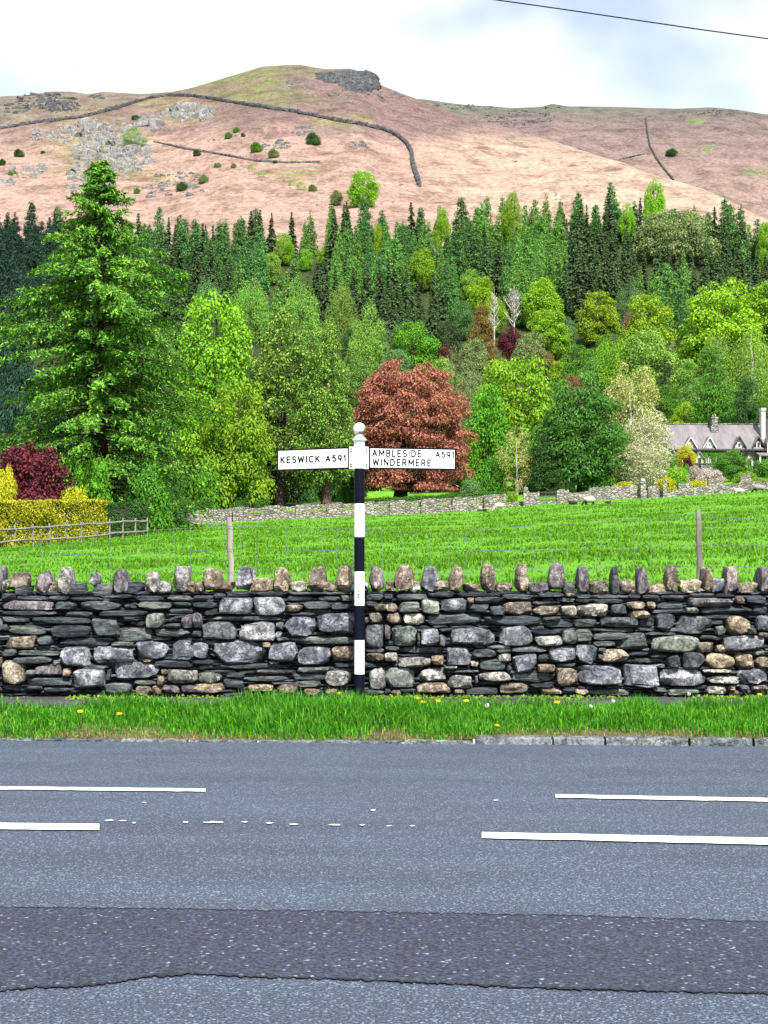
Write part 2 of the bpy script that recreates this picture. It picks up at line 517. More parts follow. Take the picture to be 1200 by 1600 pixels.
ROAD = asphalt('worn_asphalt', (0.047, 0.062, 0.096), (0.16, 0.20, 0.27), 85.0, 0.90)
xs = np.linspace(-45, 45, 181)
near = np.full_like(xs, -14.0); far = kerb_y(xs) + 0.02
V = [(x, a, 0) for x, a in zip(xs, near)] + [(x, b, 0) for x, b in zip(xs, far)]
n = len(xs)
road = add('road', mesh_arr('road', V, [(i, i + 1, n + i + 1, n + i) for i in range(n - 1)], [ROAD]), kind='structure')

PATCH = asphalt('dark_patch_asphalt', (0.023, 0.030, 0.051), (0.22, 0.25, 0.32), 60.0, 0.972, 0.15)
top_edge = [(-400, 1414), (0, 1417), (300, 1420), (600, 1425), (900, 1430), (1200, 1440), (1700, 1455)]
low_edge = [(-500, 1570), (-100, 1556), (0, 1548), (60, 1541), (120, 1540), (180, 1534), (240, 1523), (310, 1521), (420, 1526), (600, 1531), (800, 1541), (1000, 1547), (1200, 1551), (1700, 1562)]
xx = np.arange(-400, 1601, 4)
je = rng.normal(0, 0.8, len(xx)); jl = rng.normal(0, 0.9, len(xx))
V = [road_pt(x, interp(x, top_edge) + a, 0.005) for x, a in zip(xx, je)] + [road_pt(x, interp(x, low_edge) + a, 0.005) for x, a in zip(xx, jl)]
n = len(xx)
add('patch_strip', mesh_arr('patch_strip', V, [(i, n + i, n + i + 1, i + 1) for i in range(n - 1)], [PATCH]), road)
TAR = plain_mat('tar_seam', (0.012, 0.013, 0.018), 0.6, 0.3, 20, 0.2)
for nm, edge, w, j in (('tar_seam', low_edge, 2.6, jl), ('tar_seam', top_edge, 0.8, je)):
    ww = np.abs(fbm(np.stack([xx / 40.0, 0 * xx, 0 * xx], -1), 3, 77)) * w + 0.5
    V = [road_pt(x, interp(x, edge) + a - k * 0.5, 0.007) for x, a, k in zip(xx, j, ww)] + [road_pt(x, interp(x, edge) + a + k * 0.5, 0.007) for x, a, k in zip(xx, j, ww)]
    add(nm, mesh_arr(nm, V, [(i, n + i, n + i + 1, i + 1) for i in range(n - 1)], [TAR]), road)

mp = Mat('road_paint', 0.6, 0.3)
pv = mp.vec('Object')
pn = mp.noise(pv, 60, 3, 0.7)
mp.color(mp.ramp(pn, (0.28, (0.35, 0.35, 0.36)), (0.42, (0.74, 0.74, 0.72)), (0.8, (0.82, 0.82, 0.80)))).bump(pn, 0.5, 0.006)
PAINT = mp.m
def mark(name, a0, a1, h0, h1, thin=False):
    """painted line between two photo points (upper edge) with its height there, worn edges"""
    m = 40
    tt = np.linspace(0, 1, m)
    xs_ = a0[0] + (a1[0] - a0[0]) * tt
    up = a0[1] + (a1[1] - a0[1]) * tt + rng.normal(0, 0.12, m)
    lo = up + h0 + (h1 - h0) * tt + rng.normal(0, 0.12, m)
    V = [road_pt(x, u, 0.009) for x, u in zip(xs_, up)] + [road_pt(x, l, 0.009) for x, l in zip(xs_, lo)]
    add(name, mesh_arr(name, V, [(i, m + i, m + i + 1, i + 1) for i in range(m - 1)], [PAINT]), road)
mark('lane_line', (-260, 1226), (321, 1232), 4.5, 4.5)
mark('lane_line', (-420, 1282), (155, 1287), 10.5, 9.5)
mark('lane_line', (868, 1241), (1520, 1252.5), 5, 5.6)
mark('lane_line', (753, 1300), (1560, 1316), 9, 12)
for (x, y, w, h) in ((162, 1280, 18, 3), (184, 1281, 16, 2), (205, 1284, 8, 3), (222, 1252, 8, 3), (284, 1283, 12, 3), (318, 1282.5, 31, 4), (375, 1283, 14, 2), (412, 1284, 18, 3), (450, 1286.5, 18, 2), (510, 1287, 24, 3), (560, 1287, 12, 3), (578, 1264, 10, 3), (600, 1289, 14, 2), (640, 1289, 9, 2), (770, 1249, 10, 2)):
    k = 17
    an = np.linspace(0, 2 * math.pi, k, endpoint=False)
    V = [road_pt(x + w / 2 + math.cos(a) * w / 2 * random.uniform(0.35, 1.1), y + h / 2 + math.sin(a) * h / 2 * random.uniform(0.15, 1.0), 0.009) for a in an]
    me = bpy.data.meshes.new('worn_paint'); me.from_pydata(V, [], [tuple(reversed(range(k)))]); me.materials.append(PAINT)
    add('worn_paint', me, road)

# ---------------------------------------------------------------- kerb, verge, footpath
KERB = stone_mat('kerb_slate', (0.13, 0.15, 0.16), (0.22, 0.25, 0.25), (0.33, 0.35, 0.33), 0.66, 8)
def kerb_top(X): return float(np.interp(X, [-8, -1.5, 0.4, 1.0, 8], [0.012, 0.018, 0.022, 0.068, 0.075]))
px_breaks = [-500, -380, -230, -90, 40, 180, 290, 400, 495, 630, 742, 863, 944, 1074, 1172, 1290, 1400, 1520, 1650]
kroot = empty('kerb', (0, kerb_y(0), 0), 'low row of weathered slate kerbstones edging the grass verge', 'kerb')
for a, b in zip(px_breaks[:-1], px_breaks[1:]):
    xa, xb = (a - 600) / F * 13.5 + 0.012, (b - 600) / F * 13.5 - 0.012
    zt = kerb_top((xa + xb) / 2); nn = 9
    vs, fs = [], []
    for i in range(nn):
        x = xa + (xb - xa) * i / (nn - 1); y = kerb_y(x)
        e = 0.018 if i in (0, nn - 1) else 0
        j = random.uniform(-0.006, 0.006)
        vs += [(x, y - 0.01 + e * 0.4, -0.05), (x, y - 0.004 + j + e * 0.5, zt * 0.72), (x, y + 0.014 + j, zt - e * 0.4 + random.uniform(-.004, .004)), (x, y + 0.13, zt + random.uniform(-.004, .004)), (x, y + 0.16, -0.05)]
    for i in range(nn - 1):
        for k in range(4):
            fs.append((i * 5 + k, (i + 1) * 5 + k, (i + 1) * 5 + k + 1, i * 5 + k + 1))
    fs += [(4, 3, 2, 1, 0), tuple((nn - 1) * 5 + k for k in range(5))]
    mb = MB().face_set(vs, fs)
    add('kerbstone', mb.mesh('kerbstone', KERB, smooth=True, sharp=35), kroot, keep=True)

PATH_Y = 14.95
def verge_z(X, Y):
    ky = kerb_y(X)
    t = np.clip((Y - ky - 0.1) / (PATH_Y - ky - 0.1), 0, 1)
    k = np.interp(X, [-8, -1.5, 0.4, 1.0, 8], [0.0, 0.008, 0.012, 0.055, 0.062])
    p = np.stack([X, Y, 0 * X], -1)
    return k + (0.150 - k) * t ** 0.8 + fbm(p * 2.2, 2, 61) * 0.014
SOIL = plain_mat('verge_soil', (0.075, 0.060, 0.030), 0.95, 0.5, 14, 0.6)
xs = np.linspace(-45, 45, 601); ts = np.linspace(0, 1, 14)
V = []
for t in ts:
    yy = kerb_y(xs) + 0.05 + (PATH_Y - kerb_y(xs) + 0.02 - 0.05) * t
    V.append(np.stack([xs, yy, verge_z(xs, yy) - 0.004], -1))
V = np.concatenate(V); nc = len(xs)
i = np.arange(len(ts) - 1)[:, None] * nc + np.arange(nc - 1)[None, :]
add('verge', mesh_arr('verge', V, np.stack([i, i + 1, i + nc + 1, i + nc], -1).reshape(-1, 4), [SOIL], smooth=True), kind='structure')
FOOT = asphalt('footpath_asphalt', (0.060, 0.060, 0.066), (0.2, 0.2, 0.2), 60.0, 0.93, 0.45)
add('footpath', MB().box(-45, 45, PATH_Y, 16.62, -0.1, 0.172).mesh('footpath', FOOT), kind='structure')

# grass of the verge: single blades
def blades(pos, h, w, lean, seed, bend=0.6):
    r = np.random.default_rng(seed)
    n = len(pos)
    az = r.uniform(0, 2 * np.pi, n)
    d = np.stack([np.cos(az), np.sin(az), np.zeros(n)], -1)
    s = np.stack([-np.sin(az + r.normal(0, .5, n)), np.cos(az), np.zeros(n)], -1)
    lean = lean * r.uniform(0.2, 1.5, n)
    base = pos
    mid = pos + np.stack([np.zeros(n), np.zeros(n), h * 0.55], -1) + d * (h * lean * 0.30)[:, None]
    tip = pos + np.stack([np.zeros(n), np.zeros(n), h * (1 - bend * lean * 0.45)], -1) + d * (h * lean)[:, None]
    hw = (w * 0.5)[:, None] * s
    V = np.stack([base - hw, base + hw, mid - hw * 0.8, mid + hw * 0.8, tip], 1).reshape(-1, 3)
    b = np.arange(n)[:, None] * 5
    T = np.concatenate([b + np.array([[0, 1, 3]]), b + np.array([[0, 3, 2]]), b + np.array([[2, 3, 4]])], 0)
    return V, T
GRASS = leaf_mat('verge_grass', (0.055, 0.235, 0.010), 0.38, 1.6, hue=(0.12, 0.33, 0.014), trans=0.4, rough=0.5)
n = 110000
X = rng.uniform(-7.5, 7.5, n)
t = rng.beta(1.15, 1.0, n)
Yb = kerb_y(X) + 0.03 + (PATH_Y + 0.02 - kerb_y(X)) * t
tuft = fbm(np.stack([X * 1.6, Yb * 2.2, 0 * X], -1), 3, 71)
keep = rng.uniform(0, 1, n) < np.clip(0.65 + tuft * 0.5, 0.12, 1) * np.clip(0.35 + t * 3.0, 0, 1)
X, Yb, t, tuft = X[keep], Yb[keep], t[keep], tuft[keep]
hh = (0.042 + 0.078 * np.clip(t * 1.7, 0, 1)) * np.clip(1.0 + tuft * 0.8 + 0.6 * np.exp(-((X + 0.55) / 0.7) ** 2) - 0.25 * np.exp(-((X - 1.3) / 0.7) ** 2), 0.4, 1.9) * rng.uniform(0.55, 1.25, len(X))
V, T = blades(np.stack([X, Yb, verge_z(X, Yb) - 0.006], -1), hh, rng.uniform(0.005, 0.011, len(X)), np.full(len(X), 0.55), 5)
add('verge_grass', mesh_arr('verge_grass', V, T, [GRASS]), label='long green grass blades growing along the roadside verge', cat='grass', kind='stuff')
n = 5500
X = rng.uniform(-7.5, 7.5, n); t = rng.uniform(0.25, 1.0, n)
Yb = kerb_y(X) + (PATH_Y - kerb_y(X)) * t
tuft = fbm(np.stack([X * 1.1, Yb * 1.3, 0 * X], -1), 3, 171)
kp = rng.uniform(0, 1, n) < np.clip(0.35 + tuft * 1.1, 0, 1); X, Yb = X[kp], Yb[kp]; n = len(X)
V, T = blades(np.stack([X, Yb, verge_z(X, Yb) - 0.006], -1), rng.uniform(0.13, 0.23, n) * (1 + 0.25 * np.exp(-((X + 0.55) / 0.7) ** 2)), rng.uniform(0.005, 0.012, n), np.full(n, 0.75), 9)
add('tall_verge_grass', mesh_arr('tall_verge_grass', V, T, [GRASS]), label='taller arching grass tufts standing out of the roadside verge', cat='grass', kind='stuff')
DRY = leaf_mat('dry_grass', (0.19, 0.17, 0.055), 0.5, 1.4, trans=0.2)
n = 5200
X = rng.uniform(-7.5, 7.5, n); Yb = kerb_y(X) + 0.03 + rng.exponential(0.16, n)
V, T = blades(np.stack([X, Yb, verge_z(X, Yb) - 0.003], -1), rng.uniform(0.02, 0.075, n), rng.uniform(0.004, 0.009, n), np.full(n, 0.9), 6)
add('dry_grass', mesh_arr('dry_grass', V, T, [DRY]), label='short yellowed grass at the kerb edge of the verge', cat='grass', kind='stuff')
# grass blades of the near field, seen over the wall
n = 175000
Yb = 18.5 + (128 - 18.5) * rng.beta(1.0, 1.9, n)
X = rng.uniform(-0.30, 0.30, n) * Yb
tu = fbm(np.stack([X * 0.9, Yb * 0.8, 0 * X], -1), 4, 91)
kp = rng.uniform(0, 1, n) < np.clip(0.6 + tu * 0.5, 0.15, 1)
X, Yb, tu = X[kp], Yb[kp], tu[kp]
FG = leaf_mat('pasture_blades', (0.085, 0.260, 0.011), 0.78, 1.3, hue=(0.14, 0.35, 0.017), trans=0.45)
V, T = blades(np.stack([X, Yb, ground_z(X, Yb) - 0.01], -1), rng.uniform(0.05, 0.11, len(X)) * np.clip(1 + tu, 0.6, 1.8), 0.012 + 0.0006 * Yb * rng.uniform(0.5, 1.3, len(X)), np.full(len(X), 0.8), 8)
add('pasture_grass', mesh_arr('pasture_grass', V, T, [FG]), label='short bright green pasture grass in the field behind the wall', cat='grass', kind='stuff')
# low weeds along the foot of the wall
n = 5200
X = rng.uniform(-7, 7, n)
dens = fbm(np.stack([X * 1.1, 0 * X, 0 * X], -1), 3, 55)
kp = rng.uniform(0, 1, n) < np.clip(0.25 + dens * 1.1, 0.03, 1)
X = X[kp]; n = len(X)
Yb = 16.02 - np.abs(rng.normal(0, 0.12, n)); Zb = 0.175 + rng.uniform(0, 0.035, n)
nr_ = rng.normal(0, .45, (n, 3)) + np.array([0, -0.5, 0.9]); nr_ /= np.linalg.norm(nr_, axis=1)[:, None]

def leaves(C, N, size, seed=0, aspect=0.6, axis=None, fold=0.25):
    """rhombic leaves at C facing N; size per leaf; axis = preferred long direction"""
    r = np.random.default_rng(seed)
    C = np.asarray(C, float); n = len(C)
    size = np.broadcast_to(np.asarray(size, float), (n,))
    a = r.normal(0, 1, (n, 3)) if axis is None else axis + r.normal(0, .25, (n, 3))
    a = a - N * np.sum(a * N, 1)[:, None]
    a /= np.linalg.norm(a, axis=1)[:, None] + 1e-9
    b = np.cross(N, a)
    s = size[:, None]
    V = np.stack([C - a * s, C + b * s * aspect - N * s * fold, C + a * s, C - b * s * aspect - N * s * fold], 1).reshape(-1, 3)
    i = np.arange(n)[:, None] * 4
    T = np.concatenate([i + np.array([[0, 1, 2]]), i + np.array([[0, 2, 3]])], 0)
    return V, T

WEED = leaf_mat('wall_foot_weed', (0.13, 0.22, 0.02), 0.6, 1.4, trans=0.3)
V, T = leaves(np.stack([X, Yb, Zb], -1), nr_, rng.uniform(0.008, 0.019, n), 3, 0.8)
add('wall_foot_weeds', mesh_arr('wall_foot_weeds', V, T, [WEED]), label='low yellow green weeds creeping along the foot of the wall', cat='weeds', kind='stuff')

# ---------------------------------------------------------------- dry stone wall by the road
WY = 16.2      # face of the wall
# traced stones: corner columns and rows in four strips of the photograph (4 units to the pixel), then the kind of stone
COPE = {0: "0 185 40 250 w;40 135 170 262 t;190 130 320 280 p;345 98 450 280 w;545 140 597 225 g;697 110 803 278 p;895 130 1000 270 w;1075 95 1182 262 w;"
           "80 212 185 280 s;268 195 355 280 t;412 203 525 290 s;565 215 695 285 s;782 195 895 270 s;968 195 1062 265 w;1160 195 1215 268 t",
        300: "60 105 185 250 t;260 100 385 248 g;510 105 610 262 t;722 98 838 260 t;893 82 1012 262 t;1105 95 1205 262 p;"
             "15 195 62 272 t;115 192 262 262 t;328 172 510 258 t;592 192 720 262 w;808 200 905 260 t;975 190 1040 262 g;1060 190 1105 258 w",
        600: "60 88 195 262 t;232 95 355 270 g;405 92 505 265 t;610 82 715 268 t;820 78 912 270 t;1035 70 1138 250 p;"
             "8 190 65 262 t;140 188 228 265 w;288 190 415 265 t;500 205 612 268 t;705 200 812 262 t;905 198 1058 270 p;1125 200 1215 264 n",
        900: "18 95 100 272 p;230 102 278 290 n;395 105 468 285 p;572 85 658 268 t;805 105 865 265 t;938 95 1030 285 p;1160 95 1240 270 p;"
             "92 185 220 275 t;275 185 390 275 t;460 212 582 278 t;655 178 805 270 t;865 175 955 265 g;1022 202 1158 275 t"}
BODY = {0: "0 268 90 310 s;90 285 285 312 s;290 283 425 315 s;425 292 645 318 s;650 275 830 300 s;830 285 1020 318 s;1030 280 1200 318 n;"
           "0 314 328 374 p;332 318 470 374 n;488 314 750 377 n;760 335 850 368 s;852 320 1068 368 n;1080 325 1185 358 s;"
           "0 378 350 407 s;400 385 580 418 s;600 377 920 412 s;1030 365 1200 395 s;0 410 180 452 n;190 420 560 462 s;565 415 750 540 n;"
           "750 415 890 441 s;905 388 1028 490 l;1030 415 1122 450 s;1125 400 1215 485 p;0 460 40 502 s;42 464 280 527 n;300 464 558 548 s;"
           "805 443 900 472 s;710 480 942 578 n;1030 460 1120 490 n;960 492 1200 545 n;10 530 225 620 t;227 535 330 595 n;335 550 690 598 s;930 547 1060 564 s;"
           "0 617 95 667 s;190 600 360 625 s;100 627 370 662 n;378 602 563 725 g;568 598 835 712 g;843 568 1050 680 g;1068 565 1230 688 g;"
           "65 665 325 710 n;325 685 385 725 n;500 716 680 742 s;690 575 830 598 n;880 682 950 700 t;958 690 1200 735 s;"
           "0 690 150 838 t;205 712 385 787 p;150 750 215 795 n;440 740 655 868 g;657 745 688 820 s;690 700 990 805 g;995 742 1050 778 t;1040 745 1215 832 w;"
           "390 738 440 790 t;160 800 440 852 n;0 842 150 885 s;152 848 260 878 s;645 834 820 897 n;830 815 970 842 n;978 780 1025 850 t;842 850 940 910 t;942 848 1005 902 t;1007 842 1118 897 p;1120 840 1240 892 p;262 855 440 888 s",
        300: "0 280 145 318 s;0 320 155 364 s;130 266 206 300 s;210 264 385 292 s;390 260 598 284 s;602 262 850 280 s;370 292 500 318 s;"
             "158 297 378 412 g;380 287 580 408 g;588 284 778 318 s;780 285 928 315 s;930 280 1020 318 n;1082 274 1200 316 s;"
             "582 340 692 388 t;690 320 865 370 n;867 320 1020 372 s;590 390 775 408 s;700 372 850 392 s;70 367 156 408 s;1130 332 1215 378 t;1085 320 1160 350 s;"
             "0 392 60 495 p;65 414 565 442 n;50 442 280 560 d;280 446 520 570 g;525 450 570 502 n;515 504 560 550 g;572 410 772 542 g;776 390 1020 525 g;"
             "1105 385 1195 460 t;1080 420 1104 460 t;0 502 50 542 n;0 568 98 685 g;70 566 160 596 n;125 552 470 712 g;475 575 665 705 g;615 540 1020 588 n;"
             "525 543 612 570 n;435 575 490 608 t;652 592 872 722 g;870 597 1018 698 t;1082 464 1200 610 d;1085 612 1200 642 n;"
             "1085 645 1200 692 t;0 688 130 714 s;128 714 600 745 s;390 748 640 780 n;480 697 545 712 w;652 730 862 768 n;880 702 1180 733 s;880 737 1015 765 s;"
             "30 757 185 832 x;0 752 28 820 w;35 717 125 752 n;190 767 330 798 s;332 787 600 825 n;605 772 840 815 n;830 747 1000 852 w;635 822 805 860 n;1105 728 1215 875 w;"
             "190 802 320 870 s;0 834 200 895 t;330 840 505 887 t;530 836 670 900 t;830 866 910 902 t;950 877 1020 907 t;1090 872 1200 900 s;690 867 800 910 t",
        600: "0 272 55 305 s;60 274 270 312 n;275 266 440 292 s;445 268 735 290 s;350 295 528 395 g;522 294 565 330 t;562 292 736 332 s;738 274 930 308 s;950 266 1130 292 s;1140 268 1200 290 t;1115 297 1200 325 n;"
             "0 332 85 388 t;90 320 222 390 n;228 297 348 398 l;535 334 668 392 n;665 352 765 405 n;742 320 930 402 t;932 320 1110 340 s;937 346 1100 408 t;1105 337 1215 415 w;"
             "8 390 118 460 t;122 396 260 468 w;262 402 616 462 n;620 407 985 470 s;1015 440 1200 485 s;270 386 350 400 s;987 417 1110 437 s;"
             "0 467 40 560 p;45 472 205 598 l;207 515 228 600 n;230 487 345 600 g;347 530 385 605 p;390 475 703 598 g;712 472 932 595 g;912 472 1005 498 s;937 500 1105 525 s;940 527 1125 602 w;1112 490 1215 585 d;"
             "0 567 75 598 s;0 602 95 628 n;98 602 376 650 n;570 598 640 615 s;650 598 798 618 n;800 604 1025 640 n;1030 597 1215 705 g;"
             "380 607 545 720 g;547 617 705 675 n;705 622 798 640 s;715 644 797 700 w;0 640 85 697 w;85 667 298 735 w;300 657 376 720 t;378 722 460 747 g;540 692 597 732 w;599 682 770 748 n;800 642 960 765 g;962 652 1028 700 n;962 712 1080 765 t;1090 708 1200 732 s;"
             "395 750 600 772 n;0 725 200 865 l;200 742 392 825 w;772 722 798 765 n;595 760 796 825 w;800 770 1072 825 n;1080 735 1215 850 t;"
             "398 780 570 865 w;592 820 720 845 n;572 785 590 840 w;205 828 425 895 t;510 857 715 912 s;720 834 915 895 t;920 838 1065 858 s;985 860 1115 905 t;1120 855 1200 905 s;45 877 110 908 t;440 870 505 905 t;0 870 43 897 s;95 868 200 888 s",
        900: "0 275 100 300 s;0 302 90 326 s;108 277 330 302 s;110 305 300 332 s;335 278 415 300 s;425 280 528 302 s;530 282 683 310 n;690 294 985 352 p;1000 290 1060 335 t;720 268 880 290 s;882 273 1000 292 s;1075 282 1200 335 s;"
             "0 330 215 418 w;217 332 322 405 d;325 320 445 370 t;447 322 508 370 t;510 320 683 368 n;340 372 475 428 t;480 372 686 392 s;692 357 768 392 l;772 354 1112 400 s;1115 348 1210 405 s;800 402 1000 428 s;"
             "0 430 140 482 n;155 420 395 480 d;400 422 500 480 s;505 394 630 492 d;635 408 875 530 d;845 434 936 465 s;940 410 1112 530 t;1135 408 1230 508 g;878 472 938 535 n;1080 485 1133 525 t;"
             "0 492 105 575 n;110 487 370 510 s;110 514 335 563 n;108 567 250 602 n;390 484 505 505 s;440 508 630 532 s;275 514 468 630 n;468 532 775 640 l;780 538 920 565 s;925 532 1190 632 g;1145 512 1210 545 p;750 574 868 638 t;880 592 948 642 t;"
             "0 592 140 710 g;142 612 195 645 n;142 650 180 680 n;150 618 340 702 t;320 637 460 660 s;470 650 578 672 s;370 677 560 706 n;572 654 668 740 d;470 710 568 742 n;670 632 812 745 d;812 645 1002 740 t;1005 642 1128 740 t;1130 630 1210 660 n;1135 667 1230 740 t;"
             "5 720 290 842 g;295 714 520 865 g;528 742 822 862 g;800 745 995 763 w;815 767 900 783 n;825 786 1028 838 w;1010 742 1215 842 g;1030 845 1088 882 n;"
             "20 848 120 868 s;190 848 280 866 s;0 870 80 905 t;85 870 350 910 n;490 864 575 890 n;580 872 780 910 n;815 845 950 905 w;952 850 1010 878 t;962 882 1060 910 t;1100 848 1215 882 t"}
SM = {'g': stone_mat('blue_grey_block', (0.130, 0.140, 0.165), (0.40, 0.41, 0.45), (0.52, 0.52, 0.52), 0.63, 5.5),
      't': stone_mat('tan_fieldstone', (0.175, 0.140, 0.105), (0.42, 0.36, 0.29), (0.50, 0.48, 0.42), 0.58, 8),
      'w': stone_mat('pale_lichened_stone', (0.20, 0.195, 0.18), (0.52, 0.51, 0.47), (0.62, 0.62, 0.58), 0.55, 9),
      'p': stone_mat('purple_grey_stone', (0.145, 0.130, 0.140), (0.29, 0.26, 0.27), (0.46, 0.45, 0.43), 0.64, 6, (1.6, 1.6, 0.7)),
      'n': stone_mat('green_slate', (0.085, 0.105, 0.105), (0.19, 0.215, 0.205), (0.36, 0.38, 0.35), 0.68, 6, (0.6, 1, 3.2)),
      'l': stone_mat('pale_green_stone', (0.165, 0.195, 0.170), (0.34, 0.37, 0.32), (0.45, 0.46, 0.40), 0.64, 6),
      'd': stone_mat('dark_boulder', (0.070, 0.082, 0.092), (0.17, 0.185, 0.195), (0.40, 0.40, 0.36), 0.67, 6),
      's': stone_mat('dark_slate', (0.048, 0.058, 0.068), (0.12, 0.135, 0.145), (0.30, 0.31, 0.29), 0.71, 6, (0.5, 1, 3.6)),
      'x': stone_mat('spotted_stone', (0.085, 0.105, 0.100), (0.17, 0.19, 0.175), (0.80, 0.80, 0.76), 0.58, 10)}

def ico(sub):
    import bmesh
    bm = bmesh.new(); bmesh.ops.create_icosphere(bm, subdivisions=sub, radius=1.0)
    V = np.array([v.co[:] for v in bm.verts]); T = np.array([[v.index for v in f.verts] for f in bm.faces]); bm.free()
    return V, T
ICO = {k: ico(k) for k in (1, 2, 3)}

def rock_shape(hx, hy, hz, seed, sub=2, square=0.5, cuts=7, rough=0.06, slab=False):
    """one hewn or rounded stone of the given half sizes"""
    r = np.random.default_rng(seed)
    V, T = ICO[sub]
    q = np.sign(V) * np.abs(V) ** square
    q = q / np.max(np.abs(q), axis=1)[:, None] ** 0.55
    q = q / np.abs(q).max(0)
    if slab:     # wedge ended slate
        ta, tb = r.uniform(-0.35, 0.35, 2)
        q[:, 2] = q[:, 2] * (1 - 0.55 * np.abs(q[:, 0]) ** 3 * r.uniform(0.2, 1)) + ta * 0.5 * q[:, 0]
        q[:, 0] += tb * 0.35 * q[:, 2] * hz / hx
    for _ in range(cuts):
        nn = r.normal(0, 1, 3); nn[1] *= 0.7; nn /= np.linalg.norm(nn)
        d = r.uniform(0.74, 1.02) * (np.abs(nn).sum() ** 0.5)
        ex = np.maximum(q @ nn - d, 0)
        q = q - ex[:, None] * nn[None, :]
    q = q * (1 + rough * fbm(q * 1.7 + seed * 3.1, 3, seed % 97)[:, None])
    q = q / np.abs(q).max(0)
    return q * np.array([hx, hy, hz]), T

wall = empty('dry_stone_wall', (0, WY + 0.2, 0.16), 'dark dry stone wall of slate and boulders topped with upright cope stones', 'wall')
def stone_mesh(name, V, T, mat):
    me = mesh_arr(name, V, T, [mat], smooth=True)
    me.set_sharp_from_angle(angle=math.radians(28))
    return me
def px_box(ox, a, b, c_, d):
    x0, x1, y0, y1 = ox + a / 4, ox + c_ / 4, 860 + b / 4, 860 + d / 4
    p0, p1 = P(x0, y1, WY - 0.08), P(x1, y0, WY - 0.08)
    return p0.x, p1.x, p0.z, p1.z
body, cope = [], []
for src, dst in ((BODY, body), (COPE, cope)):
    for ox, text in src.items():
        for item in text.split(';'):
            a, b, c_, d, k = item.split(); dst.append((*px_box(ox, *map(float, (a, b, c_, d))), k))
body.sort(key=lambda s: -(s[1] - s[0]) * (s[3] - s[2]))
restV, restT, restM = [], [], []
kinds = list(SM)
nb = 0
for q, (x0, x1, z0, z1, k) in enumerate(body):
    hx, hz = (x1 - x0) / 2 + 0.002, (z1 - z0) / 2 + 0.002
    slab = k == 's' or (k == 'n' and hx > 2.3 * hz)
    round_ = k in 'twlxd'
    sub = 3 if hx * hz > 0.007 else (2 if hx * hz > 0.0009 else 1)
    hy = random.uniform(0.12, 0.15)
    V, T = rock_shape(hx, hy, hz, 1000 + q, sub, 0.62 if round_ else 0.42, 15 if not slab else 6, 0.10 if not slab else 0.06, slab)
    cy = WY + hy - (random.uniform(0.05, 0.12) if not slab else random.uniform(0.0, 0.07))
    c0 = Vector(((x0 + x1) / 2, cy, (z0 + z1) / 2))
    if nb < 292:
        add('stone', stone_mesh('stone', V, T, SM[k]), wall, keep=True, loc=c0); nb += 1
    else:
        restT.append(T + sum(len(v) for v in restV)); restV.append(V + np.array(c0)); restM += [kinds.index(k)] * len(T)
for q, (x0, x1, z0, z1, k) in enumerate(cope):
    hx, hz = (x1 - x0) / 2 + 0.003, (z1 - z0) / 2 + 0.004
    tall = hz > hx * 1.05
    V, T = rock_shape(hx, 0.17 if tall else 0.13, hz, 3000 + q, 3, 0.60 if k != 's' else 0.35, 10, 0.15 if k != 's' else 0.04)
    if tall and k != 's':                       # narrower towards the top
        tz = (V[:, 2] / hz + 1) / 2
        V[:, 0] *= 1.08 - 0.62 * np.clip(tz - 0.25, 0, 1) ** 1.3 * random.uniform(0.45, 1.35)
        V[:, 0] += (random.uniform(-0.12, 0.12)) * hx * tz
    cy = WY + random.uniform(0.10, 0.15)
    add('cope_stone', stone_mesh('cope_stone', V, T, SM[k]), wall, keep=True, loc=((x0 + x1) / 2, cy, (z0 + z1) / 2))
# the wall beyond both edges of the picture, and the packing slates set back behind the face
span = P(1200, 0, WY).x - P(0, 0, WY).x
for q, (x0, x1, z0, z1, k) in enumerate(body + cope):
    side = -1 if (x0 + x1) / 2 > 0 else 1
    cxm = (x0 + x1) / 2 + side * span
    hx, hz = (x1 - x0) / 2, (z1 - z0) / 2
    V, T = rock_shape(hx, 0.14, hz, 5000 + q, 2, 0.5, 7, 0.07, k == 's')
    restT.append(T + sum(len(v) for v in restV)); restV.append(V + np.array([cxm, WY + 0.08, (z0 + z1) / 2])); restM += [kinds.index(k)] * len(T)
z = 0.15
zt = P(0, 926, WY).z
q = 0
while z < zt - 0.012:
    th = random.uniform(0.022, 0.045); x = -8.3 + random.uniform(0, .3)
    while x < 8.3:
        ln = random.uniform(0.12, 0.45)
        V, T = rock_shape(ln / 2, 0.14, th / 2, 9000 + q, 1, 0.4, 3, 0.05, True); q += 1
        kk = 's' if random.random() < 0.75 else 'n'
        restT.append(T + sum(len(v) for v in restV)); restV.append(V + np.array([x + ln / 2, WY + 0.155 + random.uniform(-0.03, 0.05), z + th / 2])); restM += [kinds.index(kk)] * len(T)
        x += ln * random.uniform(0.92, 1.0)
    z += th * 0.92
me = mesh_arr('packing_stones', np.concatenate(restV), np.concatenate(restT), [SM[k] for k in kinds], restM, smooth=True)
me.set_sharp_from_angle(angle=math.radians(35))
add('packing_stones', me, wall, keep=True, kind='stuff')
CORE = plain_mat('wall_core', (0.02, 0.02, 0.022), 0.95, 0.4, 8, 0.6)
add('wall_core', MB().box(-8.4, 8.4, WY + 0.19, WY + 0.47, 0.1, zt - 0.02).mesh('wall_core', CORE), wall, keep=True)

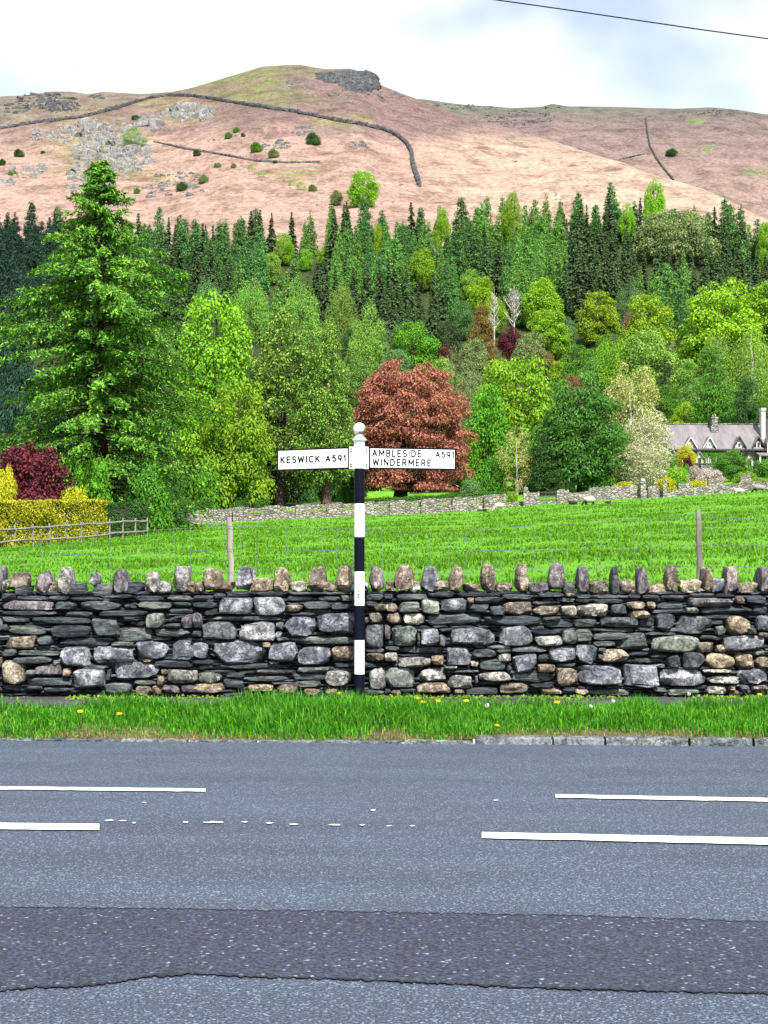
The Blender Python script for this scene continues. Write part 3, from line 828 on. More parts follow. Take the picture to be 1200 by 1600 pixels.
# ---------------------------------------------------------------- fingerpost
PY = 15.94
post = empty('fingerpost', P(561.5, 1090, PY), 'tall black and white banded fingerpost with two name arms and a ball top', 'signpost')
mw = Mat('white_sign_paint', 0.42, 0.4)
nz = mw.noise(mw.vec('Object'), 14, 5, 0.65)
mw.color(mw.ramp(nz, (0.28, (0.52, 0.53, 0.52)), (0.42, (0.76, 0.77, 0.78)), (0.9, (0.82, 0.83, 0.84)))).bump(nz, 0.06, 0.004)
WHITE = mw.m
BLACK = paint_mat('black_sign_paint', (0.003, 0.0045, 0.011), 0.5, 0.1, 0.08)
mo = Mat('mossy_white_paint', 0.55, 0.3)
ov = mo.vec('Object')
grad = mo.new('SeparateXYZ'); mo.link(ov, grad.inputs[0])
nz = mo.noise(ov, 22, 5, 0.7)
f_ = mo.math('ADD', mo.math('ADD', mo.math('MULTIPLY', grad.outputs['X'], 5.0), mo.math('MULTIPLY', grad.outputs['Z'], -7.0)), nz)
mo.color(mo.ramp(f_, (0.62, (0.80, 0.80, 0.79)), (0.82, (0.12, 0.13, 0.10)))).bump(nz, 0.1, 0.004)
MOSS = mo.m
u = PY / F
cx = P(561.5, 0, PY).x
def zr(y): return P(0, y, PY).z
def ring(name, y0, y1, r, mat, extra=()):
    pr = [(r, zr(y1)), (r, zr(y0))]
    add(name, MB().lathe(pr, (cx, PY, 0), 28).mesh(name, mat, smooth=True), post, keep=True)
rows = [732, 787, 839, 893, 946, 1000, 1053, 1091]
for i, (a, b) in enumerate(zip(rows[:-1], rows[1:])):
    ring('painted_band', a, b, 8.15 * u, BLACK if i % 2 == 0 else WHITE)
ring('sleeve', 700, 732, 8.7 * u, WHITE)
add('collar', MB().lathe([(9.1 * u, zr(714.5)), (9.1 * u, zr(700)), (8.4 * u, zr(697)), (8.4 * u, zr(689)), (11.2 * u, zr(688.2)), (11.2 * u, zr(686.6)), (7.5 * u, zr(683.6)), (5 * u, zr(680.5)), (4.6 * u, zr(678))], (cx, PY, 0), 28).mesh('collar', WHITE, smooth=True), post, keep=True)
V, T = ICO[3]
add('ball_finial', mesh_arr('ball_finial', V * 9.8 * u, T, [MOSS], smooth=True), post, keep=True, loc=(cx, PY, zr(670.3)))
add('base_flange', MB().lathe([(13 * u, 0.172), (13 * u, 0.19), (9 * u, 0.20)], (cx, PY, 0), 24).mesh('base_flange', BLACK, smooth=True), post, keep=True)

def arc(cx_, cy_, rx, ry, a0, a1, n_=9):
    return [(cx_ + rx * math.cos(math.radians(a0 + (a1 - a0) * i / (n_ - 1))), cy_ + ry * math.sin(math.radians(a0 + (a1 - a0) * i / (n_ - 1)))) for i in range(n_)]
# plain sign lettering: width, then centre lines of the strokes in a box one unit high
GL = {'A': (.80, [[(0, 0), (.40, 1), (.80, 0)], [(.15, .33), (.65, .33)]]),
      'B': (.62, [[(0, 0), (0, 1)], [(0, 1), (.34, 1)] + arc(.34, .76, .22, .24, 90, -90) + [(0, .52)], [(.34, .52)] + arc(.36, .26, .26, .26, 90, -90) + [(0, 0)]]),
      'C': (.74, [arc(.42, .5, .42, .5, 48, 312, 15)]),
      'D': (.70, [[(0, 0), (0, 1), (.25, 1)] + arc(.25, .5, .45, .5, 90, -90, 13) + [(0, 0)]]),
      'E': (.55, [[(.55, 1), (0, 1), (0, 0), (.55, 0)], [(0, .52), (.48, .52)]]),
      'I': (.02, [[(0, 0), (0, 1)]]),
      'K': (.65, [[(0, 0), (0, 1)], [(.62, 1), (0, .38)], [(.20, .58), (.65, 0)]]),
      'L': (.52, [[(0, 1), (0, 0), (.52, 0)]]),
      'M': (.86, [[(0, 0), (0, 1), (.43, .25), (.86, 1), (.86, 0)]]),
      'N': (.70, [[(0, 0), (0, 1), (.70, 0), (.70, 1)]]),
      'R': (.64, [[(0, 0), (0, 1), (.34, 1)] + arc(.34, .74, .26, .26, 90, -90) + [(0, .48)], [(.32, .48), (.64, 0)]]),
      'S': (.60, [arc(.31, .75, .28, .25, 30, 265, 11) + arc(.30, .25, .30, .26, 85, -150, 11)]),
      'U': (.68, [[(0, 1)] + arc(.34, .34, .34, .34, 180, 360, 11) + [(.68, 1)]]),
      'W': (1.05, [[(0, 1), (.26, 0), (.525, .9), (.79, 0), (1.05, 1)]]),
      '1': (.24, [[(0, .80), (.24, 1), (.24, 0)]]),
      '5': (.58, [[(.54, 1), (.08, 1), (.04, .55)] + arc(.28, .33, .30, .33, 125, -140, 13)]),
      '9': (.60, [arc(.30, .68, .30, .32, 0, 360, 17), arc(.30, .68, .30, .68, 0, -75, 7)])}
def text_mesh(name, word, mat, stroke=0.235, gap=0.27):
    mb = MB(); x = stroke / 2; h = stroke / 2
    for ch in word:
        w_, lines = GL[ch]
        for ln in lines:
            for (ax_, ay_), (bx_, by_) in zip(ln[:-1], ln[1:]):
                d = Vector((bx_ - ax_, by_ - ay_)); L_ = d.length
                if L_ < 1e-6: continue
                d /= L_; nx, ny = -d.y * h, d.x * h
                e0 = e1 = h * 0.55
                q = [(ax_ - d.x * e0 + nx, ay_ - d.y * e0 + ny), (bx_ + d.x * e1 + nx, by_ + d.y * e1 + ny), (bx_ + d.x * e1 - nx, by_ + d.y * e1 - ny), (ax_ - d.x * e0 - nx, ay_ - d.y * e0 - ny)]
                q = [(x + a, min(max(b, -h * .9), 1 + h * .9)) for a, b in q]
                mb.face_set([(a, b, 0) for a, b in q] + [(a, b, 1) for a, b in q], [(0, 1, 2, 3), (7, 6, 5, 4), (0, 4, 5, 1), (1, 5, 6, 2), (2, 6, 7, 3), (3, 7, 4, 0)])
        x += w_ + stroke + gap
    return mb.mesh(name, mat)
def fit_text(me, x0, x1, z0, z1, fy, front):
    """scale lettering to a box on an arm: local x along the arm, z up"""
    co = np.array([v.co[:] for v in me.vertices])
    lo, hi = co.min(0), co.max(0)
    X_ = x0 + (co[:, 0] - lo[0]) / (hi[0] - lo[0]) * (x1 - x0)
    Z_ = z0 + (co[:, 1] - lo[1]) / (hi[1] - lo[1]) * (z1 - z0)
    Y_ = fy - (co[:, 2] - lo[2]) / max(hi[2] - lo[2], 1e-6) * 0.0015
    me.vertices.foreach_set('co', np.stack([X_, Y_, Z_], -1).astype(np.float32).ravel()); me.update()
    return me

def arm(inner, outer, words, boltx):
    """inner, outer = (column, centre row, distance) of the plate's two ends; words in photo boxes"""
    pa, pb = P(*inner), P(*outer)
    ln = (Vector((pb.x, pb.y, 0)) - Vector((pa.x, pa.y, 0))).length
    d = Vector((pb.x - pa.x, pb.y - pa.y, 0)).normalized()
    sgn = 1 if pb.x > pa.x else -1
    ax = d * sgn
    tilt = math.atan2(pb.z - pa.z, ln) * sgn
    R = Matrix(((ax.x, -ax.y, 0), (ax.y, ax.x, 0), (0, 0, 1))).to_4x4() @ Matrix.Rotation(-tilt, 4, 'Y')
    Mx = Matrix.Translation(pa) @ R
    L = ln if sgn > 0 else -ln
    h = 0.114
    a, b = sorted((0.0, L))
    def put(name, me, parent):
        me.transform(Mx); return add(name, me, parent, keep=parent is post)
    board = put('arm_board', MB().box(a, b, -0.012, 0.012, -h, h).mesh('arm_board', BLACK), post)
    e = 0.017
    put('arm_panel', MB().box(a + e, b - e, -0.0155, -0.011, -h + e, h - e).mesh('arm_panel', WHITE), board)
    s = F / inner[2]
    for w_, x0, x1, y0, y1 in words:
        def loc(x): return (x - inner[0]) / (outer[0] - inner[0]) * L
        def lz(y, x):
            t_ = (x - inner[0]) / (outer[0] - inner[0])
            return -(y - (inner[1] + (outer[1] - inner[1]) * t_)) / s
        xm = (x0 + x1) / 2
        me = fit_text(text_mesh('lettering', w_, BLACK), loc(x0), loc(x1), lz(y1, xm), lz(y0, xm), -0.0158, True)
        put('lettering', me, board)
    # bracket with bolts between plate and post
    bl_, br_ = (-0.062, -0.001) if sgn > 0 else (0.001, 0.062)
    br = put('bracket', MB().box(bl_, br_, -0.016, 0.016, -h, h).mesh('bracket', WHITE), post)
    for zz in (0.092, 0.066, -0.066, -0.092):
        xm = -0.026 * sgn
        bm_ = MB().lathe([(0.0085, 0), (0.0085, 0.006), (0.004, 0.009)], (0, 0, 0), 8).mesh('bolt', BLACK)
        bm_.transform(Matrix.Translation((xm, -0.016, zz)) @ Matrix.Rotation(math.radians(90), 4, 'X'))
        put('bolt', bm_, br)
arm((546.5, 715.6, PY), (434, 719.3, PY + 0.40), [('KESWICK', 439.5, 502, 712.3, 723.5), ('A591', 510, 541.5, 711, 721.5)], 550)
arm((575.5, 715.6, PY), (712, 717.8, PY + 0.24), [('AMBLESIDE', 580.5, 657, 702.6, 714.2), ('WINDERMERE', 581, 672.5, 717, 728.6), ('A591', 679, 708.5, 705.2, 715.6)], 572)
for ch, yy in zip('CUMBRIA', (914.8, 919.4, 924.0, 928.6, 933.2, 937.8, 942.3)):
    me = text_mesh('lettering', ch, BLACK)
    hw = 0.45 if ch == 'I' else 1.35
    fit_text(me, cx + (-1.4 - hw) * u, cx + (-1.4 + hw) * u, zr(yy + 1.6), zr(yy - 1.6), PY - 8.15 * u - 0.0005, True)
    add('lettering', me, post, keep=True)

# ---------------------------------------------------------------- wire stock fence behind the wall
FY = 18.0
GREYWOOD = bark_mat('weathered_grey_timber', (0.24, 0.21, 0.19))
WIRE = plain_mat('galvanised_wire', (0.11, 0.115, 0.12), 0.5, 0.3, 30, 0.0, 0.5)
fence = empty('stock_fence', (0, FY, 0.85), 'wire mesh stock fence on weathered round posts behind the stone wall', 'fence')
TOPW = [(-300, 852), (0, 838), (230, 829), (358, 822), (440, 824), (600, 827), (720, 828), (960, 815), (1073, 809), (1091, 808), (1200, 811.5), (1500, 822)]
MIDW = [(-300, 880), (0, 869), (240, 864), (358, 858), (450, 859), (600, 862), (980, 858), (1090, 850), (1200, 852), (1500, 862)]
LOWW = [(-300, 915), (0, 903), (358, 893), (600, 898), (980, 888), (1090, 884), (1200, 886), (1500, 896)]
for px, y0, y1, lean in ((358, 808, 930, -2.0), (1091, 796, 930, -1.2), (-330, 835, 950, 1.0), (1820, 815, 930, 1)):
    pts = [P(px + lean * (y - y0) / 60.0 * -1 + (0.8 if k % 2 else -0.5), y, FY + 0.03) for k, y in enumerate(np.linspace(y0, y1 + 20, 7))]
    rr = [random.uniform(0.032, 0.037) for _ in pts]; rr[0] = 0.030
    add('post', MB().tube(pts, rr, 9).mesh('post', GREYWOOD, smooth=True, sharp=60), fence, keep=True)
for row in (TOPW, MIDW, LOWW):
    pts = [P(x, interp(x, row), FY - 0.02) for x in range(-300, 1501, 40)]
    add('line_wire', MB().tube(pts, 0.0024, 4).mesh('line_wire', WIRE), fence, keep=True)
x = -290
while x < 1490:
    j = random.uniform(-3, 3)
    pts = [P(x + j * 0.6, interp(x, TOPW), FY - 0.025), P(x + random.uniform(-1, 1), (interp(x, TOPW) + interp(x, MIDW)) / 2, FY - 0.025), P(x, interp(x, MIDW), FY - 0.025), P(x - j * 0.4, interp(x, LOWW), FY - 0.025), P(x, interp(x, LOWW) + 45, FY - 0.025)]
    add('stay_wire', MB().tube(pts, 0.0021, 4).mesh('stay_wire', WIRE), fence, keep=True)
    x += random.uniform(23, 29)

# ---------------------------------------------------------------- dandelions on the verge
YEL = leaf_mat('dandelion_yellow', (0.80, 0.52, 0.01), 0.8, 1.1, hue=(0.85, 0.60, 0.02), trans=0.2)
FLUFF = leaf_mat('dandelion_fluff', (0.75, 0.75, 0.72), 0.8, 1.1, hue=(0.8, 0.8, 0.78), trans=0.5)
STEM = leaf_mat('dandelion_stem', (0.12, 0.20, 0.04), 0.8, 1.2)
def flower(x, y, Y, clock):
    p = P(x, y, Y)
    g = (0.172 if Y > PATH_Y else float(verge_z(np.array([p.x]), np.array([Y]))[0]))
    if p.z < g + 0.03: p.z = g + 0.03
    near_ = 'beside the foot of the wall' if y < 1104 else 'low in the verge grass'
    nm = 'dandelion_clock' if clock else 'dandelion'
    lab = ('round white dandelion seed head ' if clock else 'yellow dandelion flower ') + near_
    r_ = empty(nm, (p.x, Y, g), lab, 'flower', 'dandelion seed heads on the verge' if clock else 'dandelion flowers on the verge')
    hz_ = p.z - g
    add('stem', MB().tube([(0, 0, -0.01), (0.008, 0, hz_ * 0.5), (0, -0.01, hz_)], 0.003, 5).mesh('stem', STEM), r_)
    n_ = 60
    d = rng.normal(0, 1, (n_, 3)); d /= np.linalg.norm(d, axis=1)[:, None]
    if clock:
        V, T = leaves(d * 0.020, d, 0.009, 4, 0.8)
    else:
        d[:, 2] = np.abs(d[:, 2]) * 0.5; d[:, 1] -= 0.25
        V, T = leaves(d * np.array([0.026, 0.026, 0.014]), d / np.linalg.norm(d, axis=1)[:, None], 0.012, 4, 0.6)
    add('seed_head' if clock else 'flower_head', mesh_arr('head', V, T, [FLUFF if clock else YEL]), r_, loc=(0, -0.01, hz_))
for x, y, Y in ((187, 1115, 14.2), (126, 1111, 14.3), (530, 1083, 15.3), (653, 1091, 14.9), (660, 1097, 14.7), (684, 1095, 14.75), (728, 1095, 14.75), (870, 1097, 14.7), (776, 1134, 13.95), (1186, 1085, 15.4)):
    flower(x, y, Y, False)
for x, y, Y in ((958, 1096, 14.8), (1076, 1084, 15.5), (923, 1104, 14.5), (761, 1102, 14.5)):
    flower(x, y, Y, True)

# ---------------------------------------------------------------- overhead cable
add('overhead_cable', MB().tube([P(a, b, 31) for a, b in ((430, -60), (770, -1), (880, 14.5), (985, 30), (1090, 45.5), (1200, 60.5), (1560, 103))], 0.0125, 6).mesh('overhead_cable', BLACK),
    label='thin black overhead cable crossing the sky above the far fell', cat='cable')

# ---------------------------------------------------------------- trees: crowns made of leaf-sized faces
PROF = {'dome': lambda z: np.sqrt(np.clip(1 - (2 * z - 0.85) ** 2 / 1.33, 0.02, 1)),
        'wide': lambda z: np.sqrt(np.clip(1 - np.clip(z - 0.30, 0, 1) ** 2 / 0.50, 0.01, 1)) * np.clip(0.72 + z * 1.2, 0, 1),
        'cone': lambda z: np.clip(1.02 - z, 0.02, 1) ** 0.75 * np.clip(0.6 + z * 4, 0, 1),
        'spire': lambda z: np.clip(1.02 - z, 0.02, 1) ** 0.9,
        'column': lambda z: np.clip(1.03 - z ** 2.2, 0.03, 1) ** 0.8 * np.clip(0.75 + z * 2, 0, 1),
        'bush': lambda z: np.sqrt(np.clip(1.02 - z ** 2.2, 0.02, 1))}

def crown(profile, nl, lr, nleaf, size, seed, flat=1.0, droop=0.0, aspect=0.6, gap=0.0, up=0.5, zs=2.0):
    """crown of radius 1 and height zs: clumps spread over the profile, leaves over the clumps"""
    r = np.random.default_rng(seed)
    f = PROF[profile]
    z = r.uniform(0.02, 0.97, nl * 6)
    w = f(z); z = z[r.uniform(0, 1, len(z)) < w / w.max()][:nl]
    n_ = len(z)
    az = r.uniform(0, 2 * np.pi, n_)
    rad = f(z) * np.sqrt(r.uniform(0.30, 1.0, n_)) * (1 - lr * 0.55) * r.uniform(0.86, 1.08, n_)
    L = np.stack([rad * np.cos(az), rad * np.sin(az), z * zs], -1)
    lrad = lr * r.uniform(0.6, 1.35, n_) * (0.55 + 0.45 * f(z))
    k = r.choice(n_, nleaf, p=lrad ** 2 / (lrad ** 2).sum())
    d = r.normal(0, 1, (nleaf, 3)); d[:, 2] += up; d /= np.linalg.norm(d, axis=1)[:, None]
    sh = r.uniform(0.55, 1.05, nleaf) ** 0.5
    sc = np.array([1, 1, flat])
    C = L[k] + d * (lrad[k] * sh)[:, None] * sc
    out = np.linalg.norm(d[:, :2], axis=1)
    C[:, 2] -= droop * out * r.uniform(0.3, 1, nleaf) * lrad[k] * 1.1
    C += r.normal(0, size * 0.5, (nleaf, 3))
    if gap > 0:
        kp = fbm(C * 5.0, 2, seed % 50) > -0.9 + gap
        C, d = C[kp], d[kp]
    C[:, 2] = np.clip(C[:, 2], 0.0, None)
    N = d + r.normal(0, 0.45, d.shape); N[:, 2] += 0.35; N /= np.linalg.norm(N, axis=1)[:, None]
    axis = None if droop == 0 else d * np.array([1, 1, 0.3]) + np.array([0, 0, -droop])
    return (*leaves(C, N, size * r.uniform(0.6, 1.4, len(C)), seed + 1, aspect, axis), L)

CROWN = {}
def proto(key, *a, **k):
    V, T, L = crown(*a, **k)
    CROWN[key] = (mesh_arr('crown', V, T, [None]), L)
for s in range(3):
    proto(('oak', s), 'dome', 95, 0.28, 15000, 0.034, 100 + s, flat=0.85)
    proto(('beech', s), 'wide', 150, 0.24, 20000, 0.030, 120 + s, flat=0.5, droop=0.2)
    proto(('bush', s), 'bush', 60, 0.30, 8000, 0.042, 140 + s, zs=1.2)
    proto(('birch', s), 'column', 100, 0.24, 13000, 0.030, 160 + s, flat=1.3, droop=0.8, aspect=0.4, gap=0.4, zs=2.6)
proto(('thuja', 0), 'column', 360, 0.21, 30000, 0.032, 181, flat=0.7, droop=0.5, aspect=0.5, zs=4.5)
proto(('thuja', 1), 'column', 360, 0.21, 30000, 0.032, 182, flat=0.7, droop=0.5, aspect=0.5, zs=4.5)
proto(('cedar', 0), 'dome', 95, 0.34, 20000, 0.033, 191, flat=0.30, droop=0.35, aspect=0.45)
proto(('cedar', 1), 'cone', 130, 0.32, 18000, 0.033, 192, flat=0.28, droop=0.5, aspect=0.45, zs=2.6)
proto(('fir', 0), 'cone', 170, 0.29, 18000, 0.034, 193, flat=0.25, droop=0.6, aspect=0.42, zs=3.2)
proto(('dome', 0), 'bush', 260, 0.16, 30000, 0.020, 199, zs=0.85, flat=0.7)
proto(('blossom', 0), 'dome', 95, 0.25, 14000, 0.027, 195, gap=0.35)
proto(('sparse', 0), 'dome', 70, 0.24, 6500, 0.025, 197, gap=0.5)

BARK = bark_mat('brown_bark', (0.075, 0.058, 0.045))
PALEBARK = bark_mat('pale_bark', (0.34, 0.31, 0.28))
DARKBARK = bark_mat('dark_bark', (0.035, 0.028, 0.024))

def trunk_mesh(h, r0, tips, seed, mat, lean=0.0):
    """tapered trunk with limbs reaching to the clumps of the crown"""
    rr = random.Random(seed)
    mb = MB()
    k = 7
    pts = [(lean * (i / (k - 1)) + rr.uniform(-.5, .5) * r0, rr.uniform(-.5, .5) * r0, h * i / (k - 1) - (0.3 if i == 0 else 0)) for i in range(k)]
    mb.tube(pts, [r0 * (1.35 if i == 0 else 1 - 0.8 * i / (k - 1)) for i in range(k)], 8)
    for t in tips:
        zb = max(min(t[2] - 0.25 * math.hypot(t[0], t[1]), h * 0.95), h * 0.12)
        f = zb / h
        b = Vector((lean * f, 0, zb)); e = Vector(t)
        m1 = b.lerp(e, 0.5) + Vector((0, 0, (e - b).length * rr.uniform(-.02, .10)))
        rb = r0 * (1 - 0.8 * f) * 0.5
        mb.tube([b, m1, e], [rb, rb * 0.6, rb * 0.2], 5)
    return mb.mesh('trunk', mat, smooth=True, sharp=60)

LM = {}
def lm(key, c, **k):
    if 'hue' in k: k['hue'] = k3(k['hue'], 1.16)
    LM[key] = leaf_mat(key + '_leaves', k3(c, 1.16), **k)
lm('lime', (0.150, 0.335, 0.013)); lm('yellowgreen', (0.175, 0.325, 0.010), hue=(0.25, 0.41, 0.012)); lm('green', (0.066, 0.205, 0.015)); lm('vivid', (0.085, 0.255, 0.012))
lm('palegreen', (0.165, 0.350, 0.055)); lm('olive', (0.135, 0.190, 0.060), hue=(0.20, 0.24, 0.085)); lm('copper', (0.235, 0.075, 0.056), hue=(0.37, 0.135, 0.095), light=1.3, dark=0.45)
lm('maroon', (0.075, 0.010, 0.020), hue=(0.12, 0.018, 0.03)); lm('bronze', (0.150, 0.110, 0.030)); lm('dark', (0.030, 0.095, 0.018), dark=0.45); lm('cedar', (0.046, 0.165, 0.022), dark=0.4)
lm('thuja', (0.085, 0.190, 0.022), hue=(0.25, 0.40, 0.055), dark=0.3); lm('cream', (0.34, 0.37, 0.17), hue=(0.62, 0.58, 0.42)); lm('gold', (0.36, 0.35, 0.012), hue=(0.50, 0.46, 0.015)); lm('straw', (0.27, 0.29, 0.085), hue=(0.42, 0.41, 0.15))
lm('greygreen', (0.095, 0.215, 0.080)); lm('spruce', (0.026, 0.066, 0.020), hue=(0.075, 0.120, 0.034), dark=0.4); lm('larch', (0.095, 0.235, 0.042), hue=(0.17, 0.34, 0.055), dark=0.5)
lm('bluegreen', (0.060, 0.170, 0.042), hue=(0.10, 0.24, 0.055), dark=0.5); lm('nearlarch', (0.066, 0.215, 0.019), hue=(0.16, 0.37, 0.028), light=1.6, dark=0.42); lm('shadefir', (0.014, 0.046, 0.024), hue=(0.022, 0.066, 0.032)); lm('pink', (0.40, 0.30, 0.28), hue=(0.55, 0.45, 0.42))  # shadefir: fir green darkened to hold the shade of the wood
lm('redbud', (0.20, 0.07, 0.055), hue=(0.26, 0.10, 0.08)); lm('goldhedge', (0.30, 0.33, 0.012), hue=(0.52, 0.50, 0.018), dark=0.35); lm('boxhedge', (0.040, 0.150, 0.012)); lm('bare', (0.30, 0.27, 0.22))

tree_n = [0]
SEEN = []        # crowns the plantation must not stand in front of
def slope_at(x, row, hi=428.0):
    """distance at which the ground is seen at a photo row"""
    lo = 132.0
    for _ in range(30):
        mid = 0.5 * (lo + hi)
        if HOR - (gz((x - 600) / F * mid, mid) - EYE) * F / mid > row: lo = mid
        else: hi = mid
    return 0.5 * (lo + hi)
ASP = {'dome': 0.55, 'oak': 1.35, 'beech': 1.2, 'bush': 0.75, 'birch': 1.75, 'cedar': 1.6, 'fir': 1.9, 'blossom': 1.4, 'sparse': 1.5}
def tree(name, x, ytop, wpx, Y, style, mat, label, low=0.12, bark=None, group=None, cat='tree', asp=None):
    """tree whose foot stands at photo column x, distance Y; top at row ytop; crown wpx photo pixels wide"""
    tree_n[0] += 1
    if Y >= 170: Y = min(slope_at(x, ytop + wpx * (asp or ASP[style])), 425.0) if Y < 425 else slope_at(x, ytop + wpx * 1.1, 700.0)
    X_ = (x - 600) / F * Y; g = gz(X_, Y)
    top = P(x, ytop, Y).z
    H = max(top - g, 0.6); R_ = wpx / F * Y / 2
    keys = [k for k in CROWN if k[0] == style]; key = keys[tree_n[0] % len(keys)]
    me, L = CROWN[key]
    zb = H * low; hc = H - zb
    if 172 < Y < 429: SEEN.append((x, ytop, wpx, Y, H * F / Y))
    rt = empty(name, (X_, Y, g), label, cat, group)
    c_ = add('crown', me, rt, loc=(0, 0, zb))
    zt_ = L[:, 2].max() * 1.05
    c_.scale = (R_, R_, hc * 0.98 / zt_); c_.rotation_euler = (0, 0, random.uniform(0, 6.28))
    c_.material_slots[0].link = 'OBJECT'; c_.material_slots[0].material = LM[mat]
    rz = c_.rotation_euler.z
    sel = random.sample(range(len(L)), min(14, len(L)))
    tips = []
    for q in sel:
        lx, ly, lz_ = L[q]; lx, ly = lx * R_ * 0.85, ly * R_ * 0.85
        tips.append((lx * math.cos(rz) - ly * math.sin(rz), lx * math.sin(rz) + ly * math.cos(rz), zb + lz_ / zt_ * hc * 0.9))
    add('trunk', trunk_mesh(H * 0.85, max(0.05, H * 0.022), tips, tree_n[0], bark or BARK), rt)
    return rt

# --- conifers of the hillside plantation (one mesh each: trunk and crown)
def spruce_mesh(seed, levels=24, nb=9):
    r = np.random.default_rng(seed)
    C, N, A, S = [], [], [], []
    for lv in range(levels):
        z = 0.06 + 0.93 * lv / (levels - 1)
        Rz = (1.02 - z) ** 0.85 * r.uniform(0.8, 1.12)
        k = max(3, int(nb * (1.15 - z * 0.7)))
        for b in range(k):
            az = r.uniform(0, 2 * np.pi); Lb = Rz * r.uniform(0.75, 1.1)
            for t in np.linspace(0.25, 1, 5):
                for sd in (-1, 1):
                    C.append((Lb * t * math.cos(az) + sd * 0.05 * math.sin(az), Lb * t * math.sin(az) - sd * 0.05 * math.cos(az), z + r.normal(0, .006)))
                    N.append((math.cos(az) * 0.5 + sd * math.sin(az) * 0.5, math.sin(az) * 0.5 - sd * math.cos(az) * 0.5, 0.75))
                    A.append((math.cos(az) + sd * math.sin(az) * 0.5, math.sin(az) - sd * math.cos(az) * 0.5, -0.45 - 0.3 * r.random()))
                    S.append(r.uniform(0.09, 0.16) * (0.45 + 0.7 * Rz))
    C, N, A, S = map(np.array, (C, N, A, S))
    N = N + r.normal(0, .2, N.shape); N /= np.linalg.norm(N, axis=1)[:, None]
    C = C * np.array([1, 1, 6.0])
    C[:, 2] -= 0.35 * np.linalg.norm(C[:, :2], axis=1) ** 1.5
    V, T = leaves(C, N, S * 1.9, seed, 0.40, A)
    return V, T
def conifer(seed, kind):
    if kind == 'spruce': V, T = spruce_mesh(seed)
    elif kind == 'larch':
        V, T, _ = crown('spire', 330, 0.26, 5200, 0.088, seed, flat=0.5, droop=0.25, aspect=0.38, zs=5.2)
    else:
        V, T, _ = crown('cone', 300, 0.27, 5200, 0.090, seed, flat=0.45, droop=0.3, aspect=0.40, zs=4.6)
    hz = {'spruce': 6.0, 'larch': 5.2, 'pine': 4.6}[kind]
    V = V / np.array([1, 1, hz])      # height 1; stretched back when planted
    n0 = len(V)
    mb = MB().tube([(0, 0, -0.06), (0, 0, 0.5), (0, 0, 0.98)], [0.07, 0.045, 0.01], 6)
    tv = np.array(mb.V); tt = []
    for f in mb.Fc:
        for j in range(1, len(f) - 1): tt.append((f[0], f[j], f[j + 1]))
    VV = np.concatenate([V, tv]); TT = np.concatenate([T, np.array(tt) + n0])
    return mesh_arr(kind + '_tree', VV, TT, [None, DARKBARK], [0] * len(T) + [1] * len(tt))
CONI = {k: [conifer(300 + 10 * i + j, k) for j in range(4)] for i, k in enumerate(('spruce', 'larch', 'pine'))}
CONI['fir'] = CONI['pine']
CL = {'spruce': ('spruce_tree', 'spruce', 'dark pointed spruce crowded among others in the hillside plantation', 'dark spruces of the hillside plantation', 'spruce'),
      'larch': ('larch_tree', 'larch', 'fresh green feathery larch among others in the hillside plantation', 'green larches of the hillside plantation', 'larch'),
      'fir': ('fir_tree', 'shadefir', 'dark green fir coloured for the shade of the dense wood beyond the big larch', 'shade-coloured firs of the wood beyond the big larch', 'fir'),
      'pine': ('pine_tree', 'bluegreen', 'soft blue green conifer among others in the hillside plantation', 'blue green conifers of the hillside plantation', 'conifer')}
cnt = {k: 0 for k in CL}
def plant(kind, X_, Y, H, R_):
    nm, mt, lab, grp, cat = CL[kind]
    o = add(nm, random.choice(CONI[kind]), loc=(X_, Y, gz(X_, Y) - 0.2), label=lab, cat=cat, group=grp)
    o.scale = (R_, R_, H); o.rotation_euler = (random.uniform(-.03, .03), random.uniform(-.03, .03), random.uniform(0, 6.28))
    o.material_slots[0].link = 'OBJECT'; o.material_slots[0].material = LM[mt]
    cnt[kind] += 1
# --- single trees below and within the plantation
T_ = tree
T_('oak_tree', 337, 455, 132, 200, 'oak', 'lime', 'bright lime green broadleaf tree between the big larch and the cypresses', 0.05, asp=1.9)
T_('oak_tree', 372, 590, 120, 138, 'oak', 'lime', 'low leafy bright green tree in front of the taller lime green one', 0.02)
T_('young_maple', 300, 610, 110, 140, 'oak', 'lime', 'leafy lime green tree filling the gap beside the larch', 0.0)
T_('cypress_tree', 440, 462, 140, 144, 'thuja', 'thuja', 'tall yellow green cypress, the broader of two beside the copper beech', 0.10)
T_('cypress_tree', 508, 486, 104, 141, 'thuja', 'thuja', 'tall yellow green cypress standing right against the copper beech', 0.12)
T_('cypress_tree', 402, 560, 60, 146, 'cedar', 'dark', 'dark green conifer squeezed between lime green tree and cypresses', 0.02)
T_('young_spruce', 545, 508, 40, 178, 'fir', 'dark', 'small dark pointed conifer rising behind the cypress and copper beech', 0.03)
T_('oak_tree', 645, 500, 80, 196, 'oak', 'vivid', 'dense vivid green round tree just above the copper beech', 0.1)
T_('birch_tree', 575, 470, 80, 186, 'birch', 'palegreen', 'pale feathery birch behind the copper beech and small dark conifer', 0.08)
T_('birch_tree', 612, 500, 60, 182, 'birch', 'greygreen', 'greyish green birch between pale birch and vivid green round tree', 0.08)
T_('birch_tree', 535, 436, 62, 214, 'birch', 'palegreen', 'pale green slender birch against the dark spruces above the cypresses', 0.08)
T_('birch_tree', 470, 432, 76, 212, 'birch', 'palegreen', 'broad pale birch rising above the cypress tops', 0.08)
T_('birch_tree', 392, 424, 66, 208, 'birch', 'palegreen', 'pale birch behind the bright lime green broadleaf tree', 0.08)
